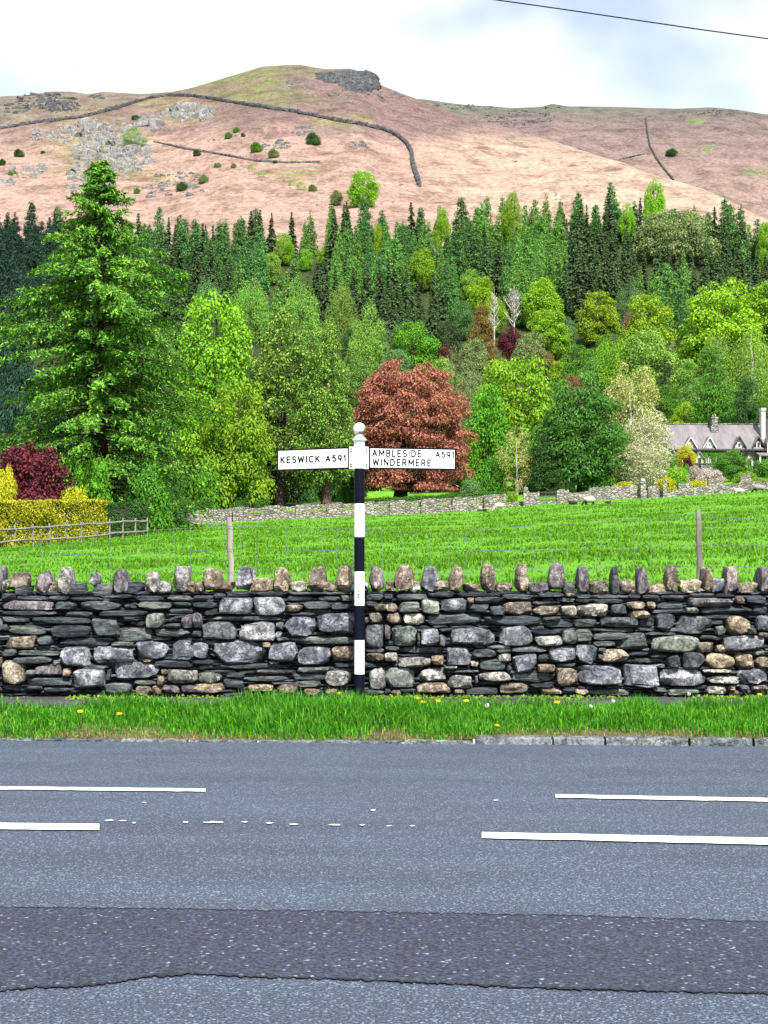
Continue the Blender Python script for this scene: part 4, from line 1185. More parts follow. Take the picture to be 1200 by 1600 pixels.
T_('birch_tree', 325, 430, 60, 215, 'birch', 'greygreen', 'grey green birch next to the big larch, below the plantation', 0.08)
T_('willow_tree', 712, 542, 74, 168, 'birch', 'olive', 'pale olive willow leaning out behind the copper beech', 0.05)
T_('ash_tree', 735, 575, 60, 172, 'sparse', 'olive', 'thin olive tree between the willow and the sycamore', 0.05)
T_('douglas_fir', 752, 468, 66, 196, 'fir', 'bronze', 'bronze tinted fir beside the maroon tree', 0.05)
T_('purple_plum', 797, 512, 46, 204, 'oak', 'maroon', 'dark maroon round tree high among the green trees', 0.2)
T_('purple_plum', 697, 535, 26, 200, 'oak', 'redbud', 'small dull red tree above the copper beech', 0.1)
T_('maple_tree', 752, 432, 50, 222, 'oak', 'yellowgreen', 'narrow yellow green tree at the edge of the spruces', 0.1)
T_('maple_tree', 770, 465, 46, 218, 'oak', 'yellowgreen', 'low yellow green tree behind the bronze fir', 0.1)
T_('maple_tree', 848, 434, 62, 224, 'oak', 'yellowgreen', 'tall yellow green tree beside the bare grey tree', 0.1)
T_('maple_tree', 855, 478, 76, 212, 'beech', 'lime', 'broad yellowish tree below the tall yellow green one', 0.05)
T_('ash_tree', 880, 495, 44, 208, 'oak', 'greygreen', 'round grey green tree below the tall spruces', 0.05)
T_('maple_tree', 935, 452, 74, 222, 'beech', 'yellowgreen', 'layered yellow green tree left of the round copper topped tree', 0.05)
T_('maple_tree', 1012, 458, 84, 226, 'oak', 'yellowgreen', 'large round yellow green tree with a copper tree before it', 0.05)
T_('copper_maple', 990, 484, 46, 217, 'sparse', 'redbud', 'small copper red tree against the round yellow green one', 0.05)
T_('beech_tree', 1128, 432, 150, 224, 'beech', 'yellowgreen', 'huge spreading yellow green beech above the cottage', 0.1)
T_('beech_tree', 1215, 428, 120, 226, 'beech', 'lime', 'bright green beech next to the huge spreading one', 0.1)
T_('ash_tree', 985, 432, 56, 240, 'birch', 'greygreen', 'grey green tree standing among the spruces above the round tree', 0.1)
T_('white_willow', 1055, 328, 146, 345, 'dome', 'olive', 'broad pale olive dome shaped tree standing among the dark spruces', 0.0)
T_('lime_tree', 567, 266, 52, 430, 'oak', 'lime', 'light green round tree standing above the plantation edge on the fell', 0.0)
T_('rowan_tree', 526, 297, 22, 432, 'oak', 'olive', 'small olive round tree beside the light green one at the plantation edge', 0.0)
T_('birch_tree', 960, 500, 80, 206, 'birch', 'lime', 'fresh green birch below the layered yellow green tree', 0.05)
T_('birch_tree', 1010, 512, 96, 200, 'oak', 'palegreen', 'full pale green tree above the blossoming trees', 0.05)
T_('cherry_tree', 1070, 524, 50, 206, 'blossom', 'cream', 'tall thin tree with white blossom below the huge beech', 0.25, PALEBARK)
T_('fir_tree', 1112, 528, 100, 203, 'fir', 'green', 'tall layered green fir behind the cottage chimney', 0.02)
T_('fir_tree', 1166, 580, 76, 198, 'fir', 'dark', 'dark drooping fir behind the right half of the cottage roof', 0.02)
T_('fir_tree', 1040, 560, 60, 205, 'fir', 'dark', 'dark fir between the blossoming trees and the green layered fir', 0.02)
T_('birch_tree', 1175, 498, 90, 206, 'birch', 'palegreen', 'feathery light green birch below the huge beech', 0.05, PALEBARK)
T_('birch_tree', 1120, 512, 70, 210, 'birch', 'palegreen', 'light green birch behind the layered green fir', 0.05, PALEBARK)
T_('sycamore_tree', 808, 550, 138, 161, 'beech', 'lime', 'big bright green sycamore beside the copper beech', 0.06)
T_('sycamore_tree', 765, 600, 80, 158, 'oak', 'vivid', 'leafy bright green tree touching the copper beech', 0.04)
T_('sycamore_tree', 868, 590, 90, 164, 'oak', 'green', 'fresh green tree behind the dark spreading cedar', 0.04)
T_('bronze_maple', 852, 548, 38, 198, 'oak', 'bronze', 'bronze rounded shrub tree above the big sycamore', 0.2)
T_('red_maple', 893, 585, 46, 176, 'sparse', 'redbud', 'thin red leaved tree peeping over the dark spreading cedar', 0.2)
T_('silver_birch', 808, 668, 62, 150, 'sparse', 'straw', 'small half bare beige birch behind the gate pillar', 0.05, PALEBARK)
T_('cedar_tree', 905, 598, 150, 149, 'cedar', 'cedar', 'dark green spreading cedar with layered boughs behind the field wall', 0.04, DARKBARK)
T_('cedar_tree', 862, 660, 90, 147, 'cedar', 'dark', 'low dark green conifer at the foot of the spreading cedar', 0.0, DARKBARK)
T_('cherry_tree', 985, 572, 100, 168, 'blossom', 'straw', 'tall straw yellow tree coming into leaf beside the cottage', 0.1, PALEBARK)
T_('golden_maple', 1028, 618, 36, 172, 'oak', 'gold', 'small golden tree against the straw yellow one', 0.2)
T_('cherry_tree', 1012, 640, 80, 158, 'blossom', 'cream', 'tall white blossoming cherry beside the cottage gable', 0.1, PALEBARK)
T_('cherry_tree', 1000, 690, 100, 148, 'blossom', 'cream', 'low white blossoming cherry right behind the field wall', 0.08, PALEBARK)
T_('lime_shrub', 1070, 628, 46, 192, 'oak', 'yellowgreen', 'bright lime coloured tree behind the cottage roof', 0.05)
T_('laurel_bush', 1092, 652, 44, 190, 'bush', 'green', 'domed mid green bush behind the cottage roof ridge', 0.0)
T_('conifer_hedge_tree', 60, 560, 130, 120, 'cedar', 'shadefir', 'conifer coloured dark for the deep shade behind the big larch', 0.0, DARKBARK)
T_('conifer_hedge_tree', 250, 600, 110, 122, 'cedar', 'dark', 'dark conifer showing below the larch boughs', 0.0, DARKBARK)
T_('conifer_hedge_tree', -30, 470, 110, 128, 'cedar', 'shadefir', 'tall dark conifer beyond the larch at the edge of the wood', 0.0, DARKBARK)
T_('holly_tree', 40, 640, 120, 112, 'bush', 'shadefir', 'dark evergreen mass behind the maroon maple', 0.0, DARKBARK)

# bare tree
def bare_tree(x, ytop, wpx, Y, label, mat):
    Y = slope_at(x, ytop + 95)
    X_ = (x - 600) / F * Y; g = gz(X_, Y); H = P(x, ytop, Y).z - g; R_ = wpx / F * Y / 2
    SEEN.append((x, ytop, wpx, Y, 95))
    rt = empty('bare_tree', (X_, Y, g), label, 'tree')
    rr = random.Random(x); mb = MB()
    mb.tube([(0, 0, -.3), (0.1, 0, H * .4), (0, 0, H * .97)], [H * .012, H * .009, H * .002], 7)
    add('trunk', mb.mesh('trunk', mat, smooth=True), rt)
    tw = MB()
    for i in range(46):
        zb = H * rr.uniform(.25, .85); az = rr.uniform(0, 6.28); L_ = R_ * rr.uniform(.5, 1.0) * (1.25 - zb / H)
        b = Vector((0, 0, zb)); e = Vector((L_ * math.cos(az), L_ * math.sin(az), min(zb + L_ * rr.uniform(.9, 1.8), H)))
        tw.tube([b, b.lerp(e, .5) + Vector((0, 0, -.15)), e], [.075, .05, .02], 4)
        for j in range(6):
            p = b.lerp(e, rr.uniform(.35, 1)); a2 = rr.uniform(0, 6.28); l2 = L_ * rr.uniform(.2, .45)
            tw.tube([p, p + Vector((l2 * math.cos(a2) * .6, l2 * math.sin(a2) * .6, l2 * rr.uniform(.4, 1.1)))], [.045, .02], 3)
    add('limbs', tw.mesh('limbs', mat), rt)
ASHBARK = bark_mat('ash_grey_bark', (0.42, 0.39, 0.36))
bare_tree(803, 440, 44, 222, 'bare grey tree without leaves between yellow green trees', ASHBARK)
bare_tree(772, 445, 26, 224, 'thin bare pale tree beside the bronze fir', ASHBARK)


CW = {'dark': 'dark green', 'green': 'mid green', 'vivid': 'vivid green', 'olive': 'olive', 'larch': 'soft green', 'greygreen': 'grey green', 'palegreen': 'pale green', 'lime': 'lime green', 'yellowgreen': 'yellow green', 'spruce': 'blackish green', 'bluegreen': 'blue green', 'cedar': 'deep green'}
for x, yt, w, mt in ((300, 560, 70, 'green'), (250, 520, 60, 'larch'), (620, 545, 60, 'greygreen'), (690, 560, 60, 'palegreen'), (740, 530, 56, 'olive'), (785, 560, 60, 'lime'), (830, 520, 60, 'olive'), (905, 540, 66, 'green'), (930, 560, 60, 'larch'),
                     (965, 560, 60, 'lime'), (1000, 580, 60, 'palegreen'), (1040, 600, 60, 'green'), (1090, 590, 60, 'larch'), (1140, 600, 60, 'green'), (1190, 560, 60, 'palegreen'), (1195, 620, 50, 'green'), (880, 560, 50, 'yellowgreen'),
                     (700, 500, 50, 'spruce'), (720, 470, 46, 'bluegreen'), (950, 520, 50, 'cedar'), (1075, 560, 46, 'palegreen'), (500, 560, 60, 'dark'), (560, 560, 60, 'larch'), (430, 540, 60, 'dark')):
    tree('slope_tree', x, yt, w, 200, 'oak', mt, CW[mt] + ' leafy tree filling the lower slope between the larger trees', 0.03, group='smaller trees of the lower slope')

for x, yt, w, mt, lab in ((443, 365, 34, 'lime', 'bright lime tree standing alone among conifers above the cypresses'), (425, 395, 34, 'palegreen', 'pale green tree below the bright lime one among conifers'),
                          (478, 388, 24, 'lime', 'small lime tree beside the dark spruce block'), (505, 386, 20, 'yellowgreen', 'tiny yellow green tree at the left edge of the dark spruce block'), (660, 388, 46, 'lime', 'lime green tree crowning the dark spruce block'),
                          (735, 420, 34, 'palegreen', 'pale tree at the right edge of the dark spruce block'), (980, 318, 26, 'lime', 'bright tree left of the olive dome tree'), (1022, 282, 40, 'lime', 'fresh green tree on the plantation skyline above the olive dome'),
                          (1068, 372, 18, 'gold', 'small yellow tree right below the olive dome'), (590, 348, 18, 'yellowgreen', 'small yellow green tree under the plantation skyline'), (690, 322, 30, 'lime', 'lime green tree near the foot of the long fell wall'), (1195, 345, 30, 'lime', 'bright tree at the right edge of the plantation'), (800, 300, 34, 'lime', 'fresh green tree on the plantation skyline in the middle')):
    tree('plantation_broadleaf', x, yt, w, 200, 'oak', mt, lab, 0.05, asp=1.5)
rows_Y = []
Y = 216.0
while Y < 436: rows_Y.append(Y); Y += 5.2 + (Y - 216) * 0.004
for ri, Y in enumerate(rows_Y):
    step = (0.0150 if Y < 300 else 0.0112) * (1.0 + 0.10 * random.random())
    uu = -0.272 + (0.5 * step if ri % 2 else 0)
    while uu < 0.272:
        uj = uu + random.uniform(-.3, .3) * step; Yj = Y + random.uniform(-2.5, 2.5)
        uu += step
        Xj = uj * Yj; xpx = 600 + F * uj
        grow = HOR - (gz(Xj, Yj) - EYE) * F / Yj
        H = random.choice((random.uniform(9.5, 13.5), random.uniform(12, 17.5)))
        tip = grow - H * F / Yj
        nv = vnoise(np.array([[xpx / 95.0, tip / 60.0, 0.0]]), 17)[0] + random.uniform(-.35, .35)
        # broadleaved ground low on the slope
        if tip > interp(xpx, [(0, 700), (140, 680), (200, 520), (300, 470), (430, 480), (520, 520), (700, 520), (760, 450), (860, 470), (930, 480), (1040, 500), (1060, 460), (1200, 470)]): continue
        if any(Yj < t[3] + 4 and abs(xpx - t[0]) < t[2] * 0.45 + (9 if t[2] > 48 else 4) and tip < t[1] + t[4] * (0.42 if t[2] < 48 else 0.66 if t[2] < 100 else 0.55) for t in SEEN): continue
        if any(t[3] <= Yj < t[3] + 14 and abs(xpx - t[0]) < t[2] * 0.35 and tip < t[1] for t in SEEN): continue
        if 45 < xpx < 275 and tip > 430: continue
        if 285 < xpx < 550 and tip > 500: continue
        if xpx < 150: kind = 'fir'
        elif xpx < 450: kind = ('pine' if nv > -0.05 else 'spruce') if tip < 400 else ('larch' if nv > 0.1 else 'spruce')
        elif tip < 335 and xpx < 800: kind = 'spruce' if nv > -0.35 else 'larch'
        elif tip < 405 and xpx < 880: kind = 'larch' if nv > -0.25 else ('pine' if nv > -0.6 else 'spruce')
        elif tip < 345: kind = 'spruce' if nv > -0.15 else 'larch'
        elif xpx > 780: kind = 'spruce' if nv > -0.15 else ('larch' if nv > -0.6 else 'pine')
        elif tip > 455 and xpx < 470: kind = 'larch'
        else: kind = 'spruce' if nv > -0.3 else 'pine'
        if cnt[kind] >= 298: kind = min(('spruce', 'larch', 'pine'), key=cnt.get)
        if cnt[kind] >= 298: continue
        wide = {'spruce': 1 / 6.0, 'larch': 1 / 5.2, 'pine': 1 / 4.6, 'fir': 1 / 4.6}[kind]
        plant(kind, Xj, Yj, H, H * wide * random.uniform(0.85, 1.15))
print('plantation', cnt, len(rows_Y))

# --- copper beech
def big_crown(profile, Hc, R_, nl, lr, nleaf, size, seed, mat, **k):
    V, T, L = crown(profile, nl, lr, nleaf, size, seed, **k)
    zt_ = L[:, 2].max() * 1.05
    k_ = np.array([R_, R_, Hc / zt_])
    return mesh_arr('crown', V * k_, T, [mat]), L * k_
cb = P(628, 778, 146); g = gz(cb.x, 146)
H = P(0, 553, 146).z - g; R_ = 106 / F * 146
beech = empty('copper_beech', (cb.x, 146, g), 'big round copper beech with reddish brown leaves behind the signpost', 'tree')
me, L = big_crown('wide', H * 0.90, R_, 420, 0.155, 60000, 0.022, 411, LM['copper'], flat=0.42, droop=0.45, aspect=0.45)
add('crown', me, beech, loc=(0.6, 0, H * 0.09))
add('trunk', trunk_mesh(H * 0.8, 0.62, [(a * .9 + .6, b * .9, c_ * .92 + H * .09) for a, b, c_ in L[::9]], 3, DARKBARK), beech)

# --- the big larch by the field
LY = 92.0
lx_ = P(158, 0, LY).x; g = gz(lx_, LY)
H = P(0, 252, LY).z - g
larch = empty('big_larch', (lx_, LY, g), 'very large bright green larch with drooping boughs behind the golden hedge', 'tree')
r = np.random.default_rng(5)
mbB = MB()
C, N, A, S = [], [], [], []
def reach(f):     # bough length against height fraction
    return float(np.interp(f, [0, 0.08, 0.25, 0.5, 0.68, 0.78, 0.88, 0.95, 1.0], [6.4, 7.0, 7.0, 6.7, 5.8, 4.5, 2.1, 1.1, 0.3]))
nbough = 480
for q in range(nbough):
    f = 0.03 + 0.965 * ((q + r.random()) / nbough) ** 0.92
    az = r.uniform(0, 2 * np.pi)
    Lb = reach(f) * r.uniform(0.5, 1.0) * (1 + 0.22 * math.sin(3 * az + f * 17) * (f < 0.9))
    z0 = f * H
    d = np.array([math.cos(az), math.sin(az)])
    k = 9
    t = np.linspace(0, 1, k)
    rise = 0.10 * (1 if f < 0.85 else 2.5)
    zc = z0 + Lb * (rise * t - 0.42 * t ** 2 + 0.16 * t ** 4) * (1.0 if f < 0.9 else 0.35)
    pts = np.stack([d[0] * Lb * t, d[1] * Lb * t, zc], -1) + r.normal(0, 0.05, (k, 3)) * t[:, None]
    mbB.tube(pts[::2], np.linspace(0.06 * (1.1 - f * .8), 0.012, len(pts[::2])), 4)
    nt = int(7 + Lb * 6.0)
    for s_ in range(nt):
        tt = 0.18 + 0.82 * (s_ + r.random()) / nt
        i0 = min(int(tt * (k - 1)), k - 2); fr = tt * (k - 1) - i0
        p = pts[i0] * (1 - fr) + pts[i0 + 1] * fr
        sd = r.choice([-1, 1]); side = np.array([-d[1] * sd, d[0] * sd, 0])
        tl = r.uniform(0.35, 0.95) * (1.25 - 0.55 * tt) * (0.6 + 0.4 * Lb / 6)
        dirv = side * r.uniform(0.25, 0.9) + np.array([d[0], d[1], 0]) * r.uniform(0.1, 0.8) + np.array([0, 0, -r.uniform(0.3, 1.1)])
        if f > 0.88: dirv[2] += 0.9
        dirv /= np.linalg.norm(dirv)
        m_ = 7
        for w_ in range(m_):
            u_ = (w_ + r.random()) / m_
            c0 = p + dirv * tl * u_ + np.array([0, 0, -0.20 * tl * u_ * u_])
            C.append(c0 + r.normal(0, 0.035, 3)); A.append(dirv + r.normal(0, .55, 3)); S.append(r.uniform(0.10, 0.19))
            nn = np.array([d[0] * .5, d[1] * .5, 0.8]) + r.normal(0, .5, 3); N.append(nn / np.linalg.norm(nn))
V, T = leaves(np.array(C), np.array(N), np.array(S), 8, 0.34, np.array(A), 0.1)
add('crown', mesh_arr('crown', V, T, [LM['nearlarch']]), larch)
mbT = MB().tube([(0, 0, -.4), (0.05, 0, H * .2), (-.1, 0, H * .45), (0.05, 0, H * .75), (0.25, 0, H * .99)], [.50, .36, .27, .13, .02], 10)
add('trunk', mbT.mesh('trunk', DARKBARK, smooth=True), larch)
add('boughs', mbB.mesh('boughs', DARKBARK), larch)
print('larch sprays', len(C))

# understory that closes the gaps at the foot of the wood
for x, yt, w, Y, mt in ((245, 700, 70, 150, 'dark'), (285, 725, 60, 139, 'green'), (330, 720, 60, 137, 'vivid'), (385, 715, 56, 138, 'green'), (420, 700, 60, 152, 'dark'), (465, 700, 60, 155, 'dark'),
                        (520, 700, 60, 156, 'dark'), (548, 735, 40, 150, 'green'), (560, 720, 40, 160, 'olive'), (745, 690, 50, 158, 'vivid'), (770, 715, 46, 152, 'green'), (830, 700, 60, 153, 'green'), (720, 690, 60, 166, 'olive'),
                        (935, 700, 60, 155, 'green'), (1035, 700, 50, 168, 'green'), (960, 670, 60, 162, 'green')):
    tree('understory_shrub', x, yt, w, Y, 'bush', mt, CW[mt] + ' leafy shrub in the undergrowth at the foot of the wood', 0.0, group='undergrowth shrubs at the foot of the wood', cat='shrub')
# ---------------------------------------------------------------- hedges
def leafy_box(name, quad, h, thick, mat, label, size, dens, seed, cat='hedge', top=None):
    """clipped hedge along a ground line: quad = (X0, Y0, X1, Y1); thickness away from the camera"""
    X0, Y0, X1, Y1 = quad
    r = np.random.default_rng(seed)
    d = np.array([X1 - X0, Y1 - Y0]); ln = np.linalg.norm(d); d = d / ln; nrm = np.array([d[1], -d[0]])
    if nrm[1] > 0: nrm = -nrm
    rt = empty(name, ((X0 + X1) / 2, (Y0 + Y1) / 2, gz((X0 + X1) / 2, (Y0 + Y1) / 2)), label, cat)
    def pt(a, b, z):
        x = X0 + d[0] * a - nrm[0] * b; y = Y0 + d[1] * a - nrm[1] * b
        return np.stack([x, y, ground_z(x, y) + z], -1)
    nf, ntp, ne = int(ln * h * dens), int(ln * thick * dens), int(thick * h * dens)
    wob = lambda a, z: 0.10 * h * vnoise(np.stack([a / 1.1, z / 0.7, 0 * a], -1), seed) * 0.6
    a = r.uniform(0, ln, nf); z = r.uniform(0, h, nf)
    C = [pt(a, wob(a, z) + r.uniform(-.03, .08, nf), z)]; N = [np.tile([nrm[0], nrm[1], 0.25], (nf, 1))]
    a = r.uniform(0, ln, ntp); b = r.uniform(0, thick, ntp)
    C.append(pt(a, b, h + r.normal(0, .035, ntp) + 0.04 * np.sin(a * 2.1))); N.append(np.tile([0, 0, 1.0], (ntp, 1)))
    for e_, sg in ((0, -1), (ln, 1)):
        b = r.uniform(0, thick, ne); z = r.uniform(0, h, ne)
        C.append(pt(np.full(ne, e_) - sg * r.uniform(0, .1, ne), b, z)); N.append(np.tile([d[0] * sg, d[1] * sg, 0.2], (ne, 1)))
    C = np.concatenate(C); N = np.concatenate(N) + r.normal(0, .45, (len(C), 3)); N /= np.linalg.norm(N, axis=1)[:, None]
    V, T = leaves(C, N, size * r.uniform(.6, 1.4, len(C)), seed, 0.55)
    add('foliage', mesh_arr('foliage', V, T, [LM[mat]]), rt, keep=True)
    q = [pt(np.array([aa]), np.array([bb]), np.array([zz]))[0] for zz in (-.2, h - .06) for aa, bb in ((.08, .1), (ln - .08, .1), (ln - .08, thick - .05), (.08, thick - .05))]
    add('twig_core', MB().face_set(q, [(3, 2, 1, 0), (4, 5, 6, 7), (0, 1, 5, 4), (1, 2, 6, 5), (2, 3, 7, 6), (3, 0, 4, 7)]).mesh('twig_core', DARKBARK), rt, keep=True)
    return rt
def gx(x, Y): return (x - 600) / F * Y
leafy_box('golden_hedge', (gx(-110, 61), 61, gx(168, 80.5), 80.5), 1.98, 1.7, 'goldhedge', 'clipped golden yellow hedge behind the wooden rail fence', 0.060, 420, 21)
leafy_box('larch_shade_hedge', (gx(169, 80.6), 80.6, gx(232, 82.5), 82.5), 1.75, 1.5, 'dark', 'short hedge end coloured dark to stand for shade below the larch boughs', 0.060, 420, 22)  # added dark leaf block standing in for shade and low larch boughs
leafy_box('box_hedge', (gx(588, 139), 139, gx(784, 140), 140), 0.95, 1.3, 'boxhedge', 'long low clipped green hedge behind the field wall under the copper beech', 0.07, 260, 23)
leafy_box('box_hedge', (gx(262, 135), 135, gx(330, 135), 135), 1.55, 1.0, 'boxhedge', 'low green hedge showing over the rough field wall beside the larch', 0.07, 240, 24)
leafy_box('box_hedge', (gx(366, 136), 136, gx(421, 136), 136), 1.45, 1.0, 'boxhedge', 'short clipped green hedge showing over the field wall below the cypresses', 0.07, 240, 25)

tree('japanese_maple', 52, 704, 128, 86, 'bush', 'maroon', 'dark maroon japanese maple standing behind the golden hedge', 0.25, DARKBARK, cat='shrub')
tree('golden_shrub', 8, 738, 46, 84, 'bush', 'gold', 'golden yellow shrub beside the maroon maple', 0.1, cat='shrub')
tree('golden_shrub', 118, 760, 60, 85, 'bush', 'goldhedge', 'yellow green shrub peeping over the end of the golden hedge', 0.1, cat='shrub')
tree('laurel_bush', 135, 722, 90, 87.5, 'bush', 'vivid', 'bright green leafy bush below the larch beside the maroon maple', 0.0, cat='shrub')
tree('laurel_bush', 235, 735, 80, 89, 'bush', 'green', 'green leafy bush below the larch beside the shade-dark hedge end', 0.0, cat='shrub')

# ---------------------------------------------------------------- post and rail fence at the left of the field
RAILW = bark_mat('silvered_rail_timber', (0.19, 0.18, 0.16))
ra = (gx(-70, 58.5), 58.5); rb = (gx(230, 79.3), 79.3)
rail = empty('rail_fence', ((ra[0] + rb[0]) / 2, (ra[1] + rb[1]) / 2, gz((ra[0] + rb[0]) / 2, (ra[1] + rb[1]) / 2)), 'weathered low wooden post and rail fence in front of the golden hedge', 'fence')
npst = 13
fp = [(ra[0] + (rb[0] - ra[0]) * k / (npst - 1), ra[1] + (rb[1] - ra[1]) * k / (npst - 1)) for k in range(npst)]
for k, (x, y) in enumerate(fp):
    g = gz(x, y); h_ = 0.98 + random.uniform(-.03, .05)
    add('post', MB().tube([(x, y, g - .2), (x + random.uniform(-.03, .03), y, g + h_)], 0.045, 6).mesh('post', RAILW), rail, keep=True)
for k in range(npst - 1):
    for zz in (0.28, 0.82):
        (x0, y0), (x1, y1) = fp[k], fp[k + 1]
        sag = random.uniform(-.06, .06)
        a = Vector((x0, y0 - .07, gz(x0, y0) + zz + random.uniform(-.03, .03))); b = Vector((x1, y1 - .07, gz(x1, y1) + zz + sag * .5))
        add('rail', MB().tube([a, a.lerp(b, .5) + Vector((0, 0, sag * .4)), b], 0.05, 5).mesh('rail', RAILW), rail, keep=True)

# ---------------------------------------------------------------- stone wall at the far side of the field
def masonry(name, c, scale, var=0.5):
    m = Mat(name, 0.92, 0.15)
    v = m.vec('Object', (1, 1, 2.0))
    cell = m.voro(v, scale, 'Color'); edge = m.voro(v, scale, 'Distance', 'DISTANCE_TO_EDGE')
    sp = m.new('SeparateColor'); m.link(cell, sp.inputs[0])
    nz = m.noise(v, scale * 3, 4, 0.7)
    col = m.ramp(sp.outputs[0], (0, k3(c, 1 - var)), (0.5, c), (1, k3(c, 1 + var * .8)))
    col = m.mix(1.0, col, m.ramp(nz, (.3, (.6, .58, .56)), (.65, (1.15, 1.15, 1.12))), 'MULTIPLY')
    col = m.mix(m.ramp(edge, (0.0, (1, 1, 1)), (0.10, (0, 0, 0))), col, k3(c, 0.18))
    m.color(col)
    m.bump(m.mix(0.3, m.ramp(edge, (0, (0, 0, 0)), (0.16, (1, 1, 1))), nz), 0.9, 0.08)
    return m.m
FWALL = masonry('field_wall_stone', (0.26, 0.245, 0.225), 3.2)
fw = empty('field_wall', (gx(700, 129.6), 129.6, gz(gx(700, 129.6), 129.6)), 'long pale stone wall with raised blocks at the far side of the field', 'wall')
def wall_piece(name, x0, x1, h, y_front, thick, parent, rubble=0.0, n_=None, cap=0.0):
    n_ = n_ or max(2, int((x1 - x0) / 4) + 1)
    vs = []
    for i in range(n_):
        x = x0 + (x1 - x0) * i / (n_ - 1); X_ = gx(x, y_front)
        g = gz(X_, y_front); hh_ = h + rubble * random.uniform(-1, 1)
        vs += [(X_, y_front, g - .3), (X_, y_front + .03 + rubble * random.uniform(-.3, .3), g + hh_), (X_, y_front + thick, g + hh_ + cap), (X_, y_front + thick, g - .3)]
    fs = []
    for i in range(n_ - 1):
        for k in range(3): fs.append((i * 4 + k, (i + 1) * 4 + k, (i + 1) * 4 + k + 1, i * 4 + k + 1))
    fs += [(3, 2, 1, 0), tuple((n_ - 1) * 4 + k for k in range(4))]
    return add(name, MB().face_set(vs, fs).mesh(name, FWALL), parent, keep=True)
wall_piece('rubble_stretch', 228, 364, 1.18, 129.3, 0.6, fw, 0.06)
x = 364.0
k = 0
while x < 790:
    wall_piece('raised_block', x + .1, x + 24, 1.22, 128.9, 0.75, fw, 0.035)
    wall_piece('low_stretch', x + 24.2, min(x + 49, 791), 0.62, 129.05, 0.5, fw, 0.04)
    wall_piece('back_stretch', x + 24.2, min(x + 49, 791), 1.14 + random.uniform(-.05, .03), 129.75, 0.35, fw, 0.04)
    x += 49
x = 826.0
for x0, x1, h_ in ((826, 843, 1.12), (870.2, 889, 1.15), (889.2, 920, .8), (920.2, 1001, 1.1), (1013, 1029, 1.05), (1029.2, 1060, .55), (1060.2, 1079, 1.15), (1079.2, 1107, .75), (1107.2, 1126, 1.3), (1126.2, 1157, .72), (1157.2, 1174, 1.42), (1174.2, 1262, .75)):
    wall_piece('wall_stretch', x0, x1, h_, 129.2, 0.6, fw, 0.07)
wall_piece('low_stretch', 791.2, 817.5, 0.42, 129.3, 0.5, fw, 0.03)
wall_piece('low_stretch', 843.2, 870, 0.22, 129.3, 0.5, fw, 0.03)
wall_piece('low_stretch', 1008.3, 1012.8, 0.5, 129.4, 0.4, fw, 0.03)
# ledge greenery
n_ = 1500
xs_ = rng.uniform(372, 785, n_); kp = ((xs_ - 364) % 49) > 25; xs_ = xs_[kp]
X_ = gx(xs_, 129.4); C = np.stack([X_, np.full(len(xs_), 129.35) + rng.uniform(-.2, .3, len(xs_)), ground_z(X_, np.full(len(xs_), 129.4)) + .66 + rng.uniform(0, .12, len(xs_))], -1)
N = rng.normal(0, .4, C.shape) + np.array([0, -.4, 1]); N /= np.linalg.norm(N, axis=1)[:, None]
V, T = leaves(C, N, .07, 3)
add('ledge_growth', mesh_arr('ledge_growth', V, T, [LM['lime']]), fw, keep=True, kind='stuff')
DRESSED = masonry('dressed_pier_stone', (0.30, 0.285, 0.265), 2.0, 0.25)
def pier(x, w, h, ball, label):
    Yp = 128.75; X_ = gx(x, Yp); g = gz(X_, Yp); hw = w / F * Yp / 2
    rt = empty('gate_pier', (X_, Yp, g), label, 'pier')
    add('shaft', MB().box(-hw, hw, -hw, hw, -.3, h).mesh('shaft', DRESSED), rt)
    add('capstone', MB().box(-hw * 1.2, hw * 1.2, -hw * 1.2, hw * 1.2, h + .002, h + .12).mesh('capstone', DRESSED), rt)
    if ball:
        V, T = rock_shape(hw * 1.0, hw, hw * .8, int(x), 2, .8, 3, .05)
        add('finial', stone_mesh('finial', V, T, SM['w']), rt, loc=(0, 0, h + .12 + hw * .7))
pier(821.5, 7.5, 1.15, True, 'stone gate pier with a round stone on top beside the iron gate')
pier(1004.5, 7.5, 1.25, True, 'pale stone pier in the field wall below the blossoming cherry')
pier(1038.5, 5, 1.35, False, 'slim stone pier standing alone behind the low wall stretch')
IRON = plain_mat('dark_iron', (0.045, 0.040, 0.042), 0.6, 0.3, 12, 0.1, 0.4)
gate = empty('iron_gate', (gx(856.5, 129.5), 129.5, gz(gx(856.5, 129.5), 129.5)), 'dark iron railing gate set in the field wall', 'gate')
gw = 26.5 / F * 129.5
for zz in (.30, .62, .95):
    add('rail', MB().box(-gw / 2, gw / 2, -.02, .02, zz, zz + .06).mesh('rail', IRON), gate)
for q in range(13):
    x = -gw / 2 + gw * q / 12
    add('bar', MB().box(x - .014, x + .014, -.045, -.021, .18, 1.06).mesh('bar', IRON), gate)

